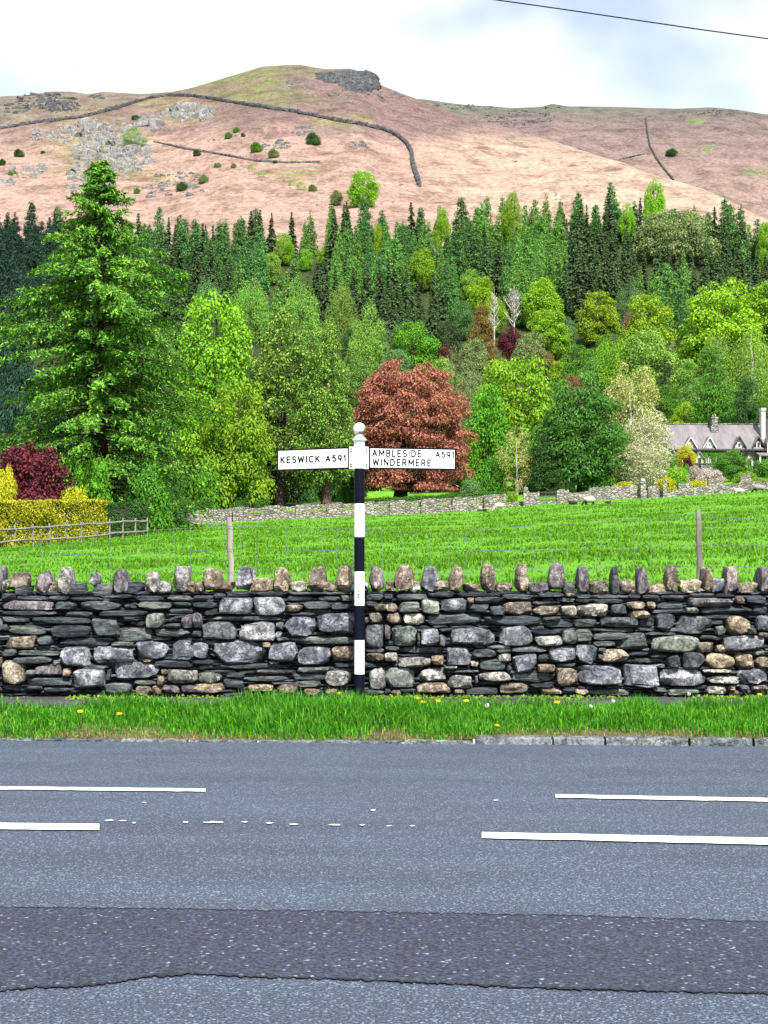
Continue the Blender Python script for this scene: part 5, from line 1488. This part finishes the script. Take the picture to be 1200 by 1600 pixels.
# ---------------------------------------------------------------- cottage
HY = 182.0
RENDER = plain_mat('pale_wall_render', (0.50, 0.48, 0.47), 0.85, 0.22, 1.6, 0.3)
HSTONE = masonry('cottage_stone', (0.24, 0.235, 0.235), 2.2)
mr = Mat('slate_roof', 0.7, 0.35)
rv = mr.vec('Object', (1, 1, 1))
br = mr.new('TexBrick'); mr.link(mr.vec('Object', (2.2, 2.2, 2.2)), br.inputs['Vector'])
rn = mr.noise(mr.vec('Object', (1, .3, .3)), 1.4, 5, .65); rn2 = mr.noise(rv, 9, 4, .7)
rc = mr.ramp(rn, (.3, (.115, .100, .112)), (.55, (.165, .150, .162)), (.75, (.20, .192, .195)))
mr.color(mr.mix(1.0, rc, mr.ramp(rn2, (.3, (.68, .68, .7)), (.65, (1.1, 1.1, 1.1))), 'MULTIPLY')).bump(rn2, .6, .05)
SLATE = mr.m
WTRIM = paint_mat('white_trim', (0.72, 0.72, 0.72)); DTRIM = paint_mat('dark_trim', (0.035, 0.026, 0.035), .5, .1, .2)
GLASS = Mat('window_glass', 0.08, 0.6).color((0.025, 0.032, 0.042)).m
def hx(x): return gx(x, HY)
def hz_(y): return P(0, y, HY).z
house = empty('cottage', (hx(1125), HY, hz_(735)), 'long stone cottage with slate roof, four gabled dormers and central chimney', 'house')
ez, rz_ = hz_(699.5), P(0, 665, HY + 3.6).z
hb = hz_(752)
x0, x1 = hx(1044), hx(1198)
add('wall', MB().prism([(HY, hb), (HY, ez), (HY + 3.6, rz_ - .12), (HY + 7.2, ez), (HY + 7.2, hb)], 'x', x0, x1).mesh('wall', HSTONE), house, keep=True)
ov_ = 0.35; sl = (rz_ - ez) / 3.6
roof = MB()
for sgn in (1, -1):
    yb = HY + 3.6 - sgn * 3.6 - sgn * ov_; zb = ez - ov_ * sl
    roof.prism([(HY + 3.6, rz_), (HY + 3.6, rz_ + .16), (yb, zb + .16), (yb, zb)], 'x', x0 - .4, x1 + .1)
roof_o = add('roof', roof.mesh('roof', SLATE), house, keep=True)
add('ridge', MB().box(x0 - .4, x1 + .1, HY + 3.45, HY + 3.75, rz_ + .13, rz_ + .26).mesh('ridge', HSTONE), roof_o, keep=False)
add('gutter', MB().box(x0 - .3, x1, HY - ov_ - .14, HY - ov_ - .01, ez - ov_ * sl - .10, ez - ov_ * sl + .05).mesh('gutter', DTRIM), roof_o)
ch = MB()
cx0, cx1 = hx(1119), hx(1128)
ch.box(cx0 - .12, cx1 + .1, HY + 2.2, HY + 3.3, P(0, 673, HY).z, P(0, 663, HY).z)
ch.box(cx0, cx1, HY + 2.3, HY + 3.2, P(0, 663, HY).z, P(0, 651, HY).z)
ch.box(cx0 - .1, cx1 + .08, HY + 2.2, HY + 3.3, P(0, 651, HY).z, P(0, 649, HY).z)
chim = add('chimney', ch.mesh('chimney', HSTONE), house, keep=True)
for q in (0.3, 0.7):
    add('chimney_pot', MB().lathe([(.13, 0), (.10, .35)], (cx0 + (cx1 - cx0) * q, HY + 2.75, P(0, 649, HY).z), 8).mesh('chimney_pot', HSTONE), chim)
def window(xc, yb, w, h, Yf, parent, frame=WTRIM, mull=1):
    """framed window in photo pixels on the plane Yf; parts: frame bars and pane"""
    a, b = gx(xc - w / 2, Yf), gx(xc + w / 2, Yf); z0, z1 = P(0, yb, Yf).z, P(0, yb - h, Yf).z
    t_ = 0.09
    mb = MB().box(a, b, Yf - .06, Yf + .02, z0, z0 + t_).box(a, b, Yf - .06, Yf + .02, z1 - t_, z1).box(a, a + t_, Yf - .055, Yf + .02, z0 + t_, z1 - t_).box(b - t_, b, Yf - .055, Yf + .02, z0 + t_, z1 - t_)
    for m_ in range(mull):
        xm = a + (b - a) * (m_ + 1) / (mull + 1); mb.box(xm - t_ / 2, xm + t_ / 2, Yf - .05, Yf + .02, z0 + t_, z1 - t_)
    w_ = add('window', mb.mesh('window', frame), parent, keep=True)
    add('pane', MB().box(a + t_ * .8, b - t_ * .8, Yf - .028, Yf - .008, z0 + t_ * .8, z1 - t_ * .8).mesh('pane', GLASS), w_)
for xc, wm, wallm, wt, mull in ((1078.5, 20, RENDER, 'stone', 1), (1108.5, 20, RENDER, 's', 2), (1155, 20, RENDER, 's', 0), (1185, 20, DTRIM, 's', 0)):
    Yd = HY - 0.12
    w2 = wm / F * Yd / 2; X_ = gx(xc, Yd)
    zp = P(0, 684, Yd).z; ze = P(0, 694, Yd).z; zb = P(0, 702 if wallm is RENDER else 706, Yd).z
    ww = w2 * .66
    d_ = add('dormer', MB().prism([(X_ - ww, zb), (X_ + ww, zb), (X_ + ww, ze), (X_, zp - .1), (X_ - ww, ze)], 'y', Yd, Yd + 2.2).mesh('dormer', wallm), house, keep=True)
    rf = MB()
    for sg in (-1, 1):
        rf.prism([(X_, zp), (X_, zp + .2), (X_ + sg * w2 * 1.08, ze - .32), (X_ + sg * w2 * 1.08, ze - .52)], 'y', Yd - .28, Yd + 3.0)
    add('dormer_roof', rf.mesh('dormer_roof', SLATE), d_)
    bg = MB()
    for sg in (-1, 1):
        bg.prism([(X_, zp - .02), (X_, zp + .16), (X_ + sg * w2 * 1.06, ze - .36), (X_ + sg * w2 * 1.06, ze - .60)], 'y', Yd - .36, Yd - .285)
    add('bargeboard', bg.mesh('bargeboard', DTRIM if xc > 1120 else RENDER), d_)
    window(xc, 700 if wallm is RENDER else 704, 6.5 if mull < 2 else 8, 8.5 if wallm is RENDER else 14, Yd - .01, house, WTRIM, mull)
# porches
for xc, w, yt, yb, wm_, rm_ in ((1093, 15, 707, 727, RENDER, WTRIM), (1171, 15, 708, 726, RENDER, DTRIM), (1055, 16, 710, 727, RENDER, WTRIM)):
    Yd = HY - 1.5
    X_ = gx(xc, Yd); w2 = w / F * Yd / 2 * .8
    zp = P(0, yt, Yd).z; ze = P(0, yt + 7, Yd).z
    pr = add('porch', MB().prism([(X_ - w2, hb), (X_ + w2, hb), (X_ + w2, ze), (X_, zp - .08), (X_ - w2, ze)], 'y', Yd, HY - .002).mesh('porch', wm_), house, keep=True)
    rf = MB()
    for sg in (-1, 1):
        rf.prism([(X_, zp), (X_, zp + .16), (X_ + sg * w2 * 1.3, ze - .12), (X_ + sg * w2 * 1.3, ze - .30)], 'y', Yd - .25, HY - .004)
    add('porch_roof', rf.mesh('porch_roof', SLATE if rm_ is WTRIM else DTRIM), pr)
    add('doorway', MB().box(X_ - w2 * .5, X_ + w2 * .5, Yd - .03, Yd + .01, hb, ze - .1).mesh('doorway', DTRIM), pr)
for xc in (1066, 1107, 1122, 1140): window(xc, 724, 8, 11, HY - .012, house, WTRIM, 1)
# veranda at the right end
add('veranda_roof', MB().prism([(HY - 2.0, P(0, 714, HY).z), (HY - .01, P(0, 708, HY).z), (HY - .01, P(0, 706.6, HY).z), (HY - 2.0, P(0, 712.6, HY).z)], 'x', hx(1180), hx(1230)).mesh('veranda_roof', SLATE), house, keep=True)
for xx_ in (1181, 1205, 1229):
    add('veranda_post', MB().box(hx(xx_), hx(xx_) + .14, HY - 1.9, HY - 1.76, hb, P(0, 713, HY).z).mesh('veranda_post', WTRIM), house, keep=True)
# cross wing with its chimney
wx0, wx1 = hx(1197), hx(1240); wm = (wx0 + wx1) / 2
add('cross_wing', MB().prism([(wx0, hb), (wx1, hb), (wx1, hz_(690)), (wm, hz_(650)), (wx0, hz_(690))], 'y', HY - .6, HY + 7).mesh('cross_wing', RENDER), house, keep=True)
rf = MB()
for sg in (-1, 1):
    rf.prism([(wm, hz_(650)), (wm, hz_(647)), (wm + sg * (wx1 - wm) * 1.1, hz_(692)), (wm + sg * (wx1 - wm) * 1.1, hz_(695))], 'y', HY - .9, HY + 7.3)
add('wing_roof', rf.mesh('wing_roof', SLATE), house, keep=True)
add('wing_chimney', MB().box(hx(1194), hx(1200), HY + 1.2, HY + 2.2, hz_(690), hz_(640)).box(hx(1193.4), hx(1200.6), HY + 1.1, HY + 2.3, hz_(640), hz_(636)).mesh('wing_chimney', RENDER), house, keep=True)
# climber on the front wall
n_ = 2600
X_ = rng.uniform(hx(1096), hx(1132), n_); Zc = rng.uniform(hz_(722), hz_(701), n_)
kp = ~((Zc < hz_(712)) & ((np.abs(X_ - hx(1107)) < .36) | (np.abs(X_ - hx(1122)) < .36)))
C = np.stack([X_, HY - rng.uniform(.08, .32, n_), Zc], -1)[kp]; N = rng.normal(0, .5, C.shape) + np.array([0, -1, .5]); N /= np.linalg.norm(N, axis=1)[:, None]
V, T = leaves(C, N, .13, 4)
add('wall_climber', mesh_arr('wall_climber', V, T, [LM['green']]), label='green climbing plant covering the cottage front between the dormers', cat='climber')
# garden terrace and shrubs
tw = empty('terrace_wall', (gx(1085, 172), 172, gz(gx(1085, 172), 172)), 'stone terrace wall with dark steps gap in front of the cottage', 'wall')
for a, b in ((1040, 1091), (1095, 1118)):
    Xa, Xb = gx(a, 172), gx(b, 172)
    add('wall_stretch', MB().box(Xa, Xb, 172, 172.7, P(0, 752, 172).z, P(0, 724.5, 172).z).mesh('wall_stretch', HSTONE), tw, keep=True)
    add('coping', MB().box(Xa - .1, Xb + .1, 171.9, 172.8, P(0, 724.5, 172).z + .002, P(0, 723, 172).z).mesh('coping', FWALL), tw, keep=True)
add('steps', MB().box(gx(1091.2, 172), gx(1094.8, 172), 172.4, 174, P(0, 752, 172).z, P(0, 730, 172).z).mesh('steps', DTRIM), tw, keep=True)
def shrub(name, x, yt, w, Y, mat, label, style='bush', low=0.0):
    tree(name, x, yt, w, Y, style, mat, label, low, cat='shrub')
shrub('golden_shrub', 1072, 694, 34, 165, 'gold', 'bright golden yellow small tree in front of the cottage dormers', 'oak', .35)
shrub('red_shrub', 1074, 716, 18, 164, 'maroon', 'small dark red shrub on the cottage terrace')
shrub('garden_tree', 1142, 703, 62, 158, 'green', 'rounded green garden tree hiding the right part of the cottage front', 'oak', .05)
shrub('rhododendron', 1110, 733, 50, 147, 'pink', 'pale pink flowering rhododendron behind the field wall')
shrub('garden_shrub', 1055, 733, 42, 148, 'lime', 'bright green rounded shrub below the cottage terrace')
shrub('garden_shrub', 1085, 730, 26, 160, 'pink', 'pinkish heather clump on the bank below the terrace')
shrub('garden_shrub', 1072, 725, 14, 163, 'vivid', 'small vivid green clipped shrub below the terrace')
shrub('garden_shrub', 1190, 722, 50, 160, 'green', 'broad green shrub in front of the veranda')
shrub('garden_shrub', 1165, 738, 40, 150, 'lime', 'low light green shrub right of the rounded garden tree')
shrub('garden_shrub', 1040, 745, 30, 140, 'gold', 'yellow flowering low shrub beside the slim stone pier')
shrub('garden_shrub', 1092, 752, 36, 137, 'gold', 'low strip of yellow flowers behind the field wall')
shrub('garden_shrub', 975, 754, 46, 136, 'gold', 'yellow flowering shrub behind the wall under the blossoming cherry')
shrub('garden_shrub', 1187, 746, 44, 140, 'palegreen', 'pale green border plants behind the right end of the field wall')
shrub('garden_shrub', 735, 752, 34, 142, 'greygreen', 'dull green shrub behind the end of the clipped hedge')
shrub('garden_shrub', 800, 770, 22, 131.5, 'lime', 'small bright weeds growing in the wall gap beside the gate pier')
# path across the lawn
Xp = np.linspace(gx(640, 166), gx(760, 166), 24)
V = np.concatenate([np.stack([Xp, np.full(24, 164.5), ground_z(Xp, np.full(24, 164.5)) + .05], -1), np.stack([Xp, np.full(24, 168.5), ground_z(Xp, np.full(24, 168.5)) + .05], -1)])
add('garden_path', mesh_arr('garden_path', V, [(i, i + 1, 25 + i, 24 + i) for i in range(23)], [FOOT]), kind='structure')

# ---------------------------------------------------------------- sheep
WOOL = plain_mat('cream_fleece', (0.36, 0.33, 0.29), .95, .3, 9, .8); WOOLG = plain_mat('grey_fleece', (0.22, 0.20, 0.19), .95, .35, 9, .8)
FACE = plain_mat('dark_sheep_skin', (0.018, 0.016, 0.016), .8, .3, 9, .2); PFACE = plain_mat('pale_sheep_face', (0.45, 0.42, 0.38), .8, .3, 9, .2)
def skin_body(name, joints, edges, mat, root=0):
    me = bpy.data.meshes.new(name); me.from_pydata([j[:3] for j in joints], edges, []); me.materials.append(mat)
    o = bpy.data.objects.new(name, me); COL.objects.link(o)
    md = o.modifiers.new('skin', 'SKIN'); sd = me.skin_vertices[0].data
    for q, j in enumerate(joints): sd[q].radius = (j[3], j[3]); sd[q].use_root = q == root
    md.use_smooth_shade = True
    sb = o.modifiers.new('smooth', 'SUBSURF'); sb.levels = 1; sb.render_levels = 1
    bpy.context.view_layer.update()
    dg = bpy.context.evaluated_depsgraph_get()
    out = bpy.data.meshes.new_from_object(o.evaluated_get(dg))
    bpy.data.objects.remove(o)
    return out
def sheep(x, y, Y, pose, s, rz, wool, face, label):
    X_ = gx(x, Y); g = gz(X_, Y)
    rt = empty('sheep', (X_, Y, g - (.13 if pose == 'graze' else 0)), label, 'sheep', rz=rz)
    if pose == 'graze':
        J = [(0, 0, .62, .2), (-.35, 0, .64, .2), (.38, 0, .62, .2), (.58, 0, .48, .12), (.72, 0, .22, .10), (.84, 0, .07, .06)]
        E = [(0, 1), (0, 2), (2, 3), (3, 4), (4, 5)]
        for lx, ly in ((-.38, .13), (-.38, -.13), (.34, .13), (.34, -.13)):
            b = len(J); J += [(lx, ly, .42, .07), (lx - .02, ly, .22, .045), (lx, ly, .02, .045)]; E += [(1 if lx < 0 else 2, b), (b, b + 1), (b + 1, b + 2)]
        fl, fz = (.60, .29, .30), .66
    else:
        J = [(0, 0, .28, .18), (-.35, 0, .26, .18), (.36, 0, .30, .18), (.54, 0, .48, .10), (.62, 0, .62, .10), (.76, 0, .56, .06)]
        E = [(0, 1), (0, 2), (2, 3), (3, 4), (4, 5)]
        for lx, ly in ((-.30, .22), (-.30, -.22), (.36, .18), (.36, -.18)):
            b = len(J); J += [(lx, ly, .12, .06), (lx + .2, ly * 1.2, .05, .045)]; E += [(1 if lx < 0 else 2, b), (b, b + 1)]
        fl, fz = (.60, .33, .27), .27
    body_ = add('body', skin_body('body', J, E, face), rt)
    V, T = ICO[3]
    V = V * np.array(fl) * (1 + .09 * fbm(V * 4.5, 3, int(x))[:, None]) + np.array([-.02, 0, fz])
    V[:, 2] = np.maximum(V[:, 2], 0.02)
    fle = add('fleece', mesh_arr('fleece', V, T, [wool], smooth=True), rt)
    for sy in (-1, 1):
        hx_, hz2 = (.70, .28) if pose == 'graze' else (.60, .66)
        add('ear', MB().tube([(hx_, sy * .07, hz2), (hx_ - .02, sy * .17, hz2 + .01)], [.03, .012], 5).mesh('ear', face), rt)
    rt.scale = (s * .74, s * .74, s * .74)
sheep(752, 796, 119, 'lie', 1.0, math.radians(-70), WOOL, FACE, 'dark faced cream sheep lying below the wall beside the gate gap')
sheep(757, 797, 116, 'lie', .55, math.radians(-120), FACE, FACE, 'small dark lamb lying against a cream sheep')
sheep(780, 794, 118, 'graze', .95, math.radians(200), WOOL, PFACE, 'pale cream sheep grazing close to the gate gap')
sheep(895, 790, 112, 'lie', .75, math.radians(175), FACE, FACE, 'black lamb lying alone on the grass')
sheep(921, 789, 108, 'graze', 1.05, math.radians(200), WOOL, FACE, 'dark faced cream sheep grazing beside the black lamb')
sheep(950, 792, 108, 'lie', .5, math.radians(10), FACE, FACE, 'tiny dark lamb lying flat in the grass')
sheep(1155, 775, 120, 'lie', 1.0, math.radians(190), WOOL, PFACE, 'cream sheep lying below the wall under the garden tree')
sheep(1186, 772, 121, 'graze', 1.0, math.radians(160), WOOLG, FACE, 'grey and white sheep standing below the right end of the wall')
sheep(1203, 771, 121, 'lie', .9, math.radians(20), WOOLG, FACE, 'grey sheep cut off at the picture edge by the wall')

# ---------------------------------------------------------------- the fell: crags, walls, scrub
def on_many(xs_, ys_, far=False):
    xs_, ys_ = np.asarray(xs_, float), np.asarray(ys_, float)
    lo = np.full(len(xs_), 720.0 if far else 432.0); hi = np.full(len(xs_), 1795.0) if far else ridge_dist(xs_) - 3
    for _ in range(30):
        mid = .5 * (lo + hi); X_ = (xs_ - 600) / F * mid
        row = HOR - ((far_z if far else ground_z)(X_, mid) - EYE) * F / mid
        up_ = row > ys_
        lo = np.where(up_, mid, lo); hi = np.where(up_, hi, mid)
    Y = .5 * (lo + hi); X_ = (xs_ - 600) / F * Y
    return np.stack([X_, Y, (far_z if far else ground_z)(X_, Y)], -1)
def crag_mat(name, c):
    m = Mat(name, .92, .15)
    v = m.vec('Object', (1, 1, .8)); n1 = m.noise(v, .25, 6, .7); n2 = m.noise(v, 1.3, 5, .75)
    col = m.ramp(n1, (.3, k3(c, .5)), (.55, c), (.75, k3(c, 1.5)))
    m.color(m.mix(1.0, col, m.ramp(n2, (.35, (.45, .45, .47)), (.6, (1.15, 1.15, 1.12))), 'MULTIPLY')).bump(n2, .9, .6)
    return m.m
CRAGD = crag_mat('dark_crag', (0.080, 0.086, 0.092)); CRAGL = crag_mat('pale_crag', (0.225, 0.225, 0.22)); CRAGM = crag_mat('grey_crag', (0.14, 0.145, 0.15))
CRAGS = crag_mat('summit_rock', (0.095, 0.101, 0.108))
def crag(name, label, blobs, n_, s0, s1, mat, seed, far=False, kind='stuff', tall=0.8, sink=0.12):
    r = np.random.default_rng(seed); xs_, ys_ = [], []
    w = np.array([b[2] * b[3] for b in blobs], float); w /= w.sum()
    for k in r.choice(len(blobs), n_, p=w):
        cx_, cy_, rx, ry = blobs[k]; a = r.uniform(0, 6.283); q = math.sqrt(r.random())
        xs_.append(cx_ + rx * q * math.cos(a)); ys_.append(cy_ + ry * q * math.sin(a))
    pos = on_many(xs_, ys_, far)
    VV, TT, o_ = [], [], 0
    for k, p in enumerate(pos):
        s_ = (s0 + (s1 - s0) * r.random() ** 2.2) * (1.7 if r.random() < .10 else 1) * p[1] / 900
        V, T = rock_shape(s_ * r.uniform(.7, 1.4), s_ * r.uniform(.6, 1.1), s_ * tall * r.uniform(.6, 1.2), seed * 100 + k, 1 if n_ > 120 else 2, .6, 8, .12)
        an = r.uniform(-.5, .5); V = V @ np.array([[math.cos(an), 0, math.sin(an)], [0, 1, 0], [-math.sin(an), 0, math.cos(an)]])
        VV.append(V + p - np.array([0, 0, s_ * tall * sink])); TT.append(T + o_); o_ += len(V)
    c0 = np.mean(pos, 0); VV = np.concatenate(VV) - c0
    return add(name, mesh_arr(name, VV, np.concatenate(TT), [mat]), loc=c0, label=label, cat='rocks', kind=kind)
crag('summit_crag', 'big dark rock crag on the summit of the fell', [(548, 122, 40, 9), (520, 122, 26, 8), (560, 132, 28, 12), (580, 130, 14, 10), (542, 116, 20, 5)], 600, 0.9, 2.7, CRAGS, 61, tall=0.9, sink=0.15)
crag('summit_scree', 'scattered scree below the summit crag', [(545, 148, 30, 8), (470, 131, 26, 8), (605, 148, 16, 6)], 90, .5, 1.4, CRAGM, 62, kind='stuff')
crag('pale_outcrop', 'large broken pale rock outcrop behind the larch top', [(160, 250, 50, 40), (140, 285, 34, 26), (185, 225, 40, 34), (205, 245, 34, 26), (165, 200, 40, 12)], 560, .6, 3.4, CRAGL, 63, tall=1.0)
crag('pale_outcrop', 'slanting pale rock slabs below the long fell wall', [(300, 172, 38, 14), (280, 178, 22, 12), (318, 180, 18, 9), (235, 190, 20, 14)], 200, .6, 3.2, CRAGL, 64, tall=.9)
crag('pale_outcrop', 'low pale rock rib running down to the left edge of the fell', [(95, 215, 50, 12), (120, 200, 34, 9)], 200, .5, 2.2, CRAGL, 65)
crag('pale_outcrop', 'small pale rock patch low on the left of the fell', [(38, 270, 30, 10), (15, 282, 14, 10), (60, 262, 14, 6)], 110, .6, 1.8, CRAGL, 66)
crag('grey_outcrop', 'broken grey rocks low on the fell beside a dark bush', [(280, 282, 40, 14), (245, 300, 26, 10), (300, 296, 20, 10)], 110, .6, 1.7, CRAGM, 67)
crag('grey_outcrop', 'grey scree patch beside the green bush in the middle of the fell', [(425, 228, 28, 9), (475, 205, 18, 9), (560, 228, 26, 7)], 120, .5, 1.5, CRAGM, 68)
crag('dark_crag', 'dark crag on the left ridge above the long fell wall', [(70, 158, 42, 12), (100, 168, 26, 10), (25, 170, 22, 8), (155, 150, 16, 4)], 300, .8, 2.2, CRAGD, 69, tall=.55, sink=.4)
crag('loose_boulders', 'loose boulders scattered over the lower fell', [(450, 300, 240, 26), (330, 240, 140, 40), (870, 240, 90, 20), (700, 200, 60, 30), (860, 305, 30, 8)], 190, .25, .8, CRAGM, 70, kind='stuff')
crag('far_crag', 'little grey crag on the skyline of the farther fell', [(863, 170, 18, 3), (720, 168, 50, 5), (1120, 176, 50, 5), (810, 185, 60, 12)], 220, .5, 1.2, CRAGD, 71, far=True, tall=.6)

def fell_wall(name, label, pts, h, th, mat, far=False, step=2.5):
    xs_, ys_ = [], []
    for (a, b), (c_, d_) in zip(pts[:-1], pts[1:]):
        k = max(1, int(math.hypot(c_ - a, d_ - b) / step))
        for i in range(k): xs_.append(a + (c_ - a) * i / k); ys_.append(b + (d_ - b) * i / k)
    xs_.append(pts[-1][0]); ys_.append(pts[-1][1])
    pos = on_many(xs_, ys_, far); VV, TT, o_ = [], [], 0
    for k in range(len(pos) - 1):
        a, b = pos[k], pos[k + 1]
        m_ = max(1, int(np.linalg.norm(b - a) / 2.2))
        for i in range(m_):
            p = a + (b - a) * (i + .5) / m_
            V, T = rock_shape(max(np.linalg.norm((b - a)) / m_ * .62, .5), th * random.uniform(.8, 1.2), h * random.choice((.5, .75, .95, 1.15)), 700 + k * 7 + i, 1, .5, 6, .15)
            an = math.atan2(b[1] - a[1], b[0] - a[0]); V = V @ np.array([[math.cos(an), math.sin(an), 0], [-math.sin(an), math.cos(an), 0], [0, 0, 1]])
            t_ = (p + np.array([0, 0, h * .5])); VV.append(V + t_); TT.append(T + o_); o_ += len(V)
    c0 = np.mean(pos, 0)
    add(name, mesh_arr(name, np.concatenate(VV) - c0, np.concatenate(TT), [mat]), loc=c0, label=label, cat='wall')
fell_wall('fell_wall', 'long dark stone wall crossing the fell below the summit and turning downhill', [(-60, 212), (0, 202), (60, 192), (130, 184), (175, 172), (205, 163), (235, 154), (262, 150), (300, 151), (340, 157), (400, 167), (460, 176), (520, 188), (570, 197), (600, 204), (620, 213), (635, 225), (643, 240), (645, 258), (650, 275), (656, 292)], 1.5, 1.0, CRAGS)
fell_wall('fell_wall', 'ruined grey wall running across the lower fell among bushes', [(240, 222), (290, 233), (340, 241), (400, 252), (450, 255), (500, 254)], .7, .6, CRAGM)
fell_wall('fell_wall', 'dark wall climbing straight up the farther fell', [(1009, 186), (1011, 205), (1015, 228), (1025, 248), (1036, 263), (1052, 282)], 1.0, .8, CRAGD, True)
fell_wall('fell_wall', 'short dark wall joining the climbing wall on the farther fell', [(968, 250), (985, 246), (1008, 241)], .7, .7, CRAGD, True)

BUSHM = {'d': LM['dark'], 'g': LM['green'], 'o': LM['olive'], 'p': LM['palegreen']}
BL = {'d': 'dark green bush on the open fell', 'g': 'fresh green bush on the open fell', 'o': 'olive green bush on the open fell', 'p': 'pale thinly leaved thorn tree on the open fell'}
own = {(490, 226): 'largest dark bush below the long wall on the fell', (210, 232): 'pale spreading thorn tree on the rock outcrop of the fell', (1049, 244): 'dark bush beside the climbing wall on the farther fell', (401, 237): 'largest fresh green bush in the middle of the fell'}
for x, y, w, k in ((490, 226, 27, 'd'), (401, 237, 22, 'g'), (428, 246, 20, 'o'), (357, 216, 14, 'g'), (369, 207, 12, 'g'), (380, 213, 8, 'd'), (308, 243, 14, 'd'), (318, 285, 18, 'o'), (284, 298, 20, 'd'), (340, 261, 12, 'o'),
                   (212, 188, 14, 'd'), (210, 232, 46, 'p'), (30, 245, 18, 'd'), (3, 258, 14, 'd'), (67, 240, 8, 'd'), (125, 213, 9, 'd'), (393, 268, 16, 'p'), (470, 297, 18, 'p'), (489, 299, 16, 'o'), (20, 275, 16, 'o'), (114, 272, 12, 'd'),
                   (365, 262, 10, 'o'), (408, 277, 14, 'p'), (430, 255, 8, 'd'), (214, 302, 12, 'g'), (170, 228, 12, 'd'), (455, 290, 12, 'p')):
    p = on_many([x], [y])[0]; s_ = w / F * p[1] / 2
    o = add('fell_bush', CROWN[('sparse', 0)][0] if k == 'p' else CROWN[('bush', (x + y) % 3)][0], loc=p - np.array([0, 0, s_ * .15]), label=own.get((x, y), BL[k]), cat='bush', group='bushes scattered over the fell')
    o.scale = (s_, s_, s_ * (.75 if k == 'p' else 1.15)); o.material_slots[0].link = 'OBJECT'; o.material_slots[0].material = BUSHM[k]
p = on_many([1049], [244], True)[0]; s_ = 22 / F * p[1] / 2
o = add('fell_bush', CROWN[('bush', 0)][0], loc=p, label=own[(1049, 244)], cat='bush', group='bushes scattered over the fell'); o.scale = (s_, s_, s_ * .8); o.material_slots[0].link = 'OBJECT'; o.material_slots[0].material = LM['dark']
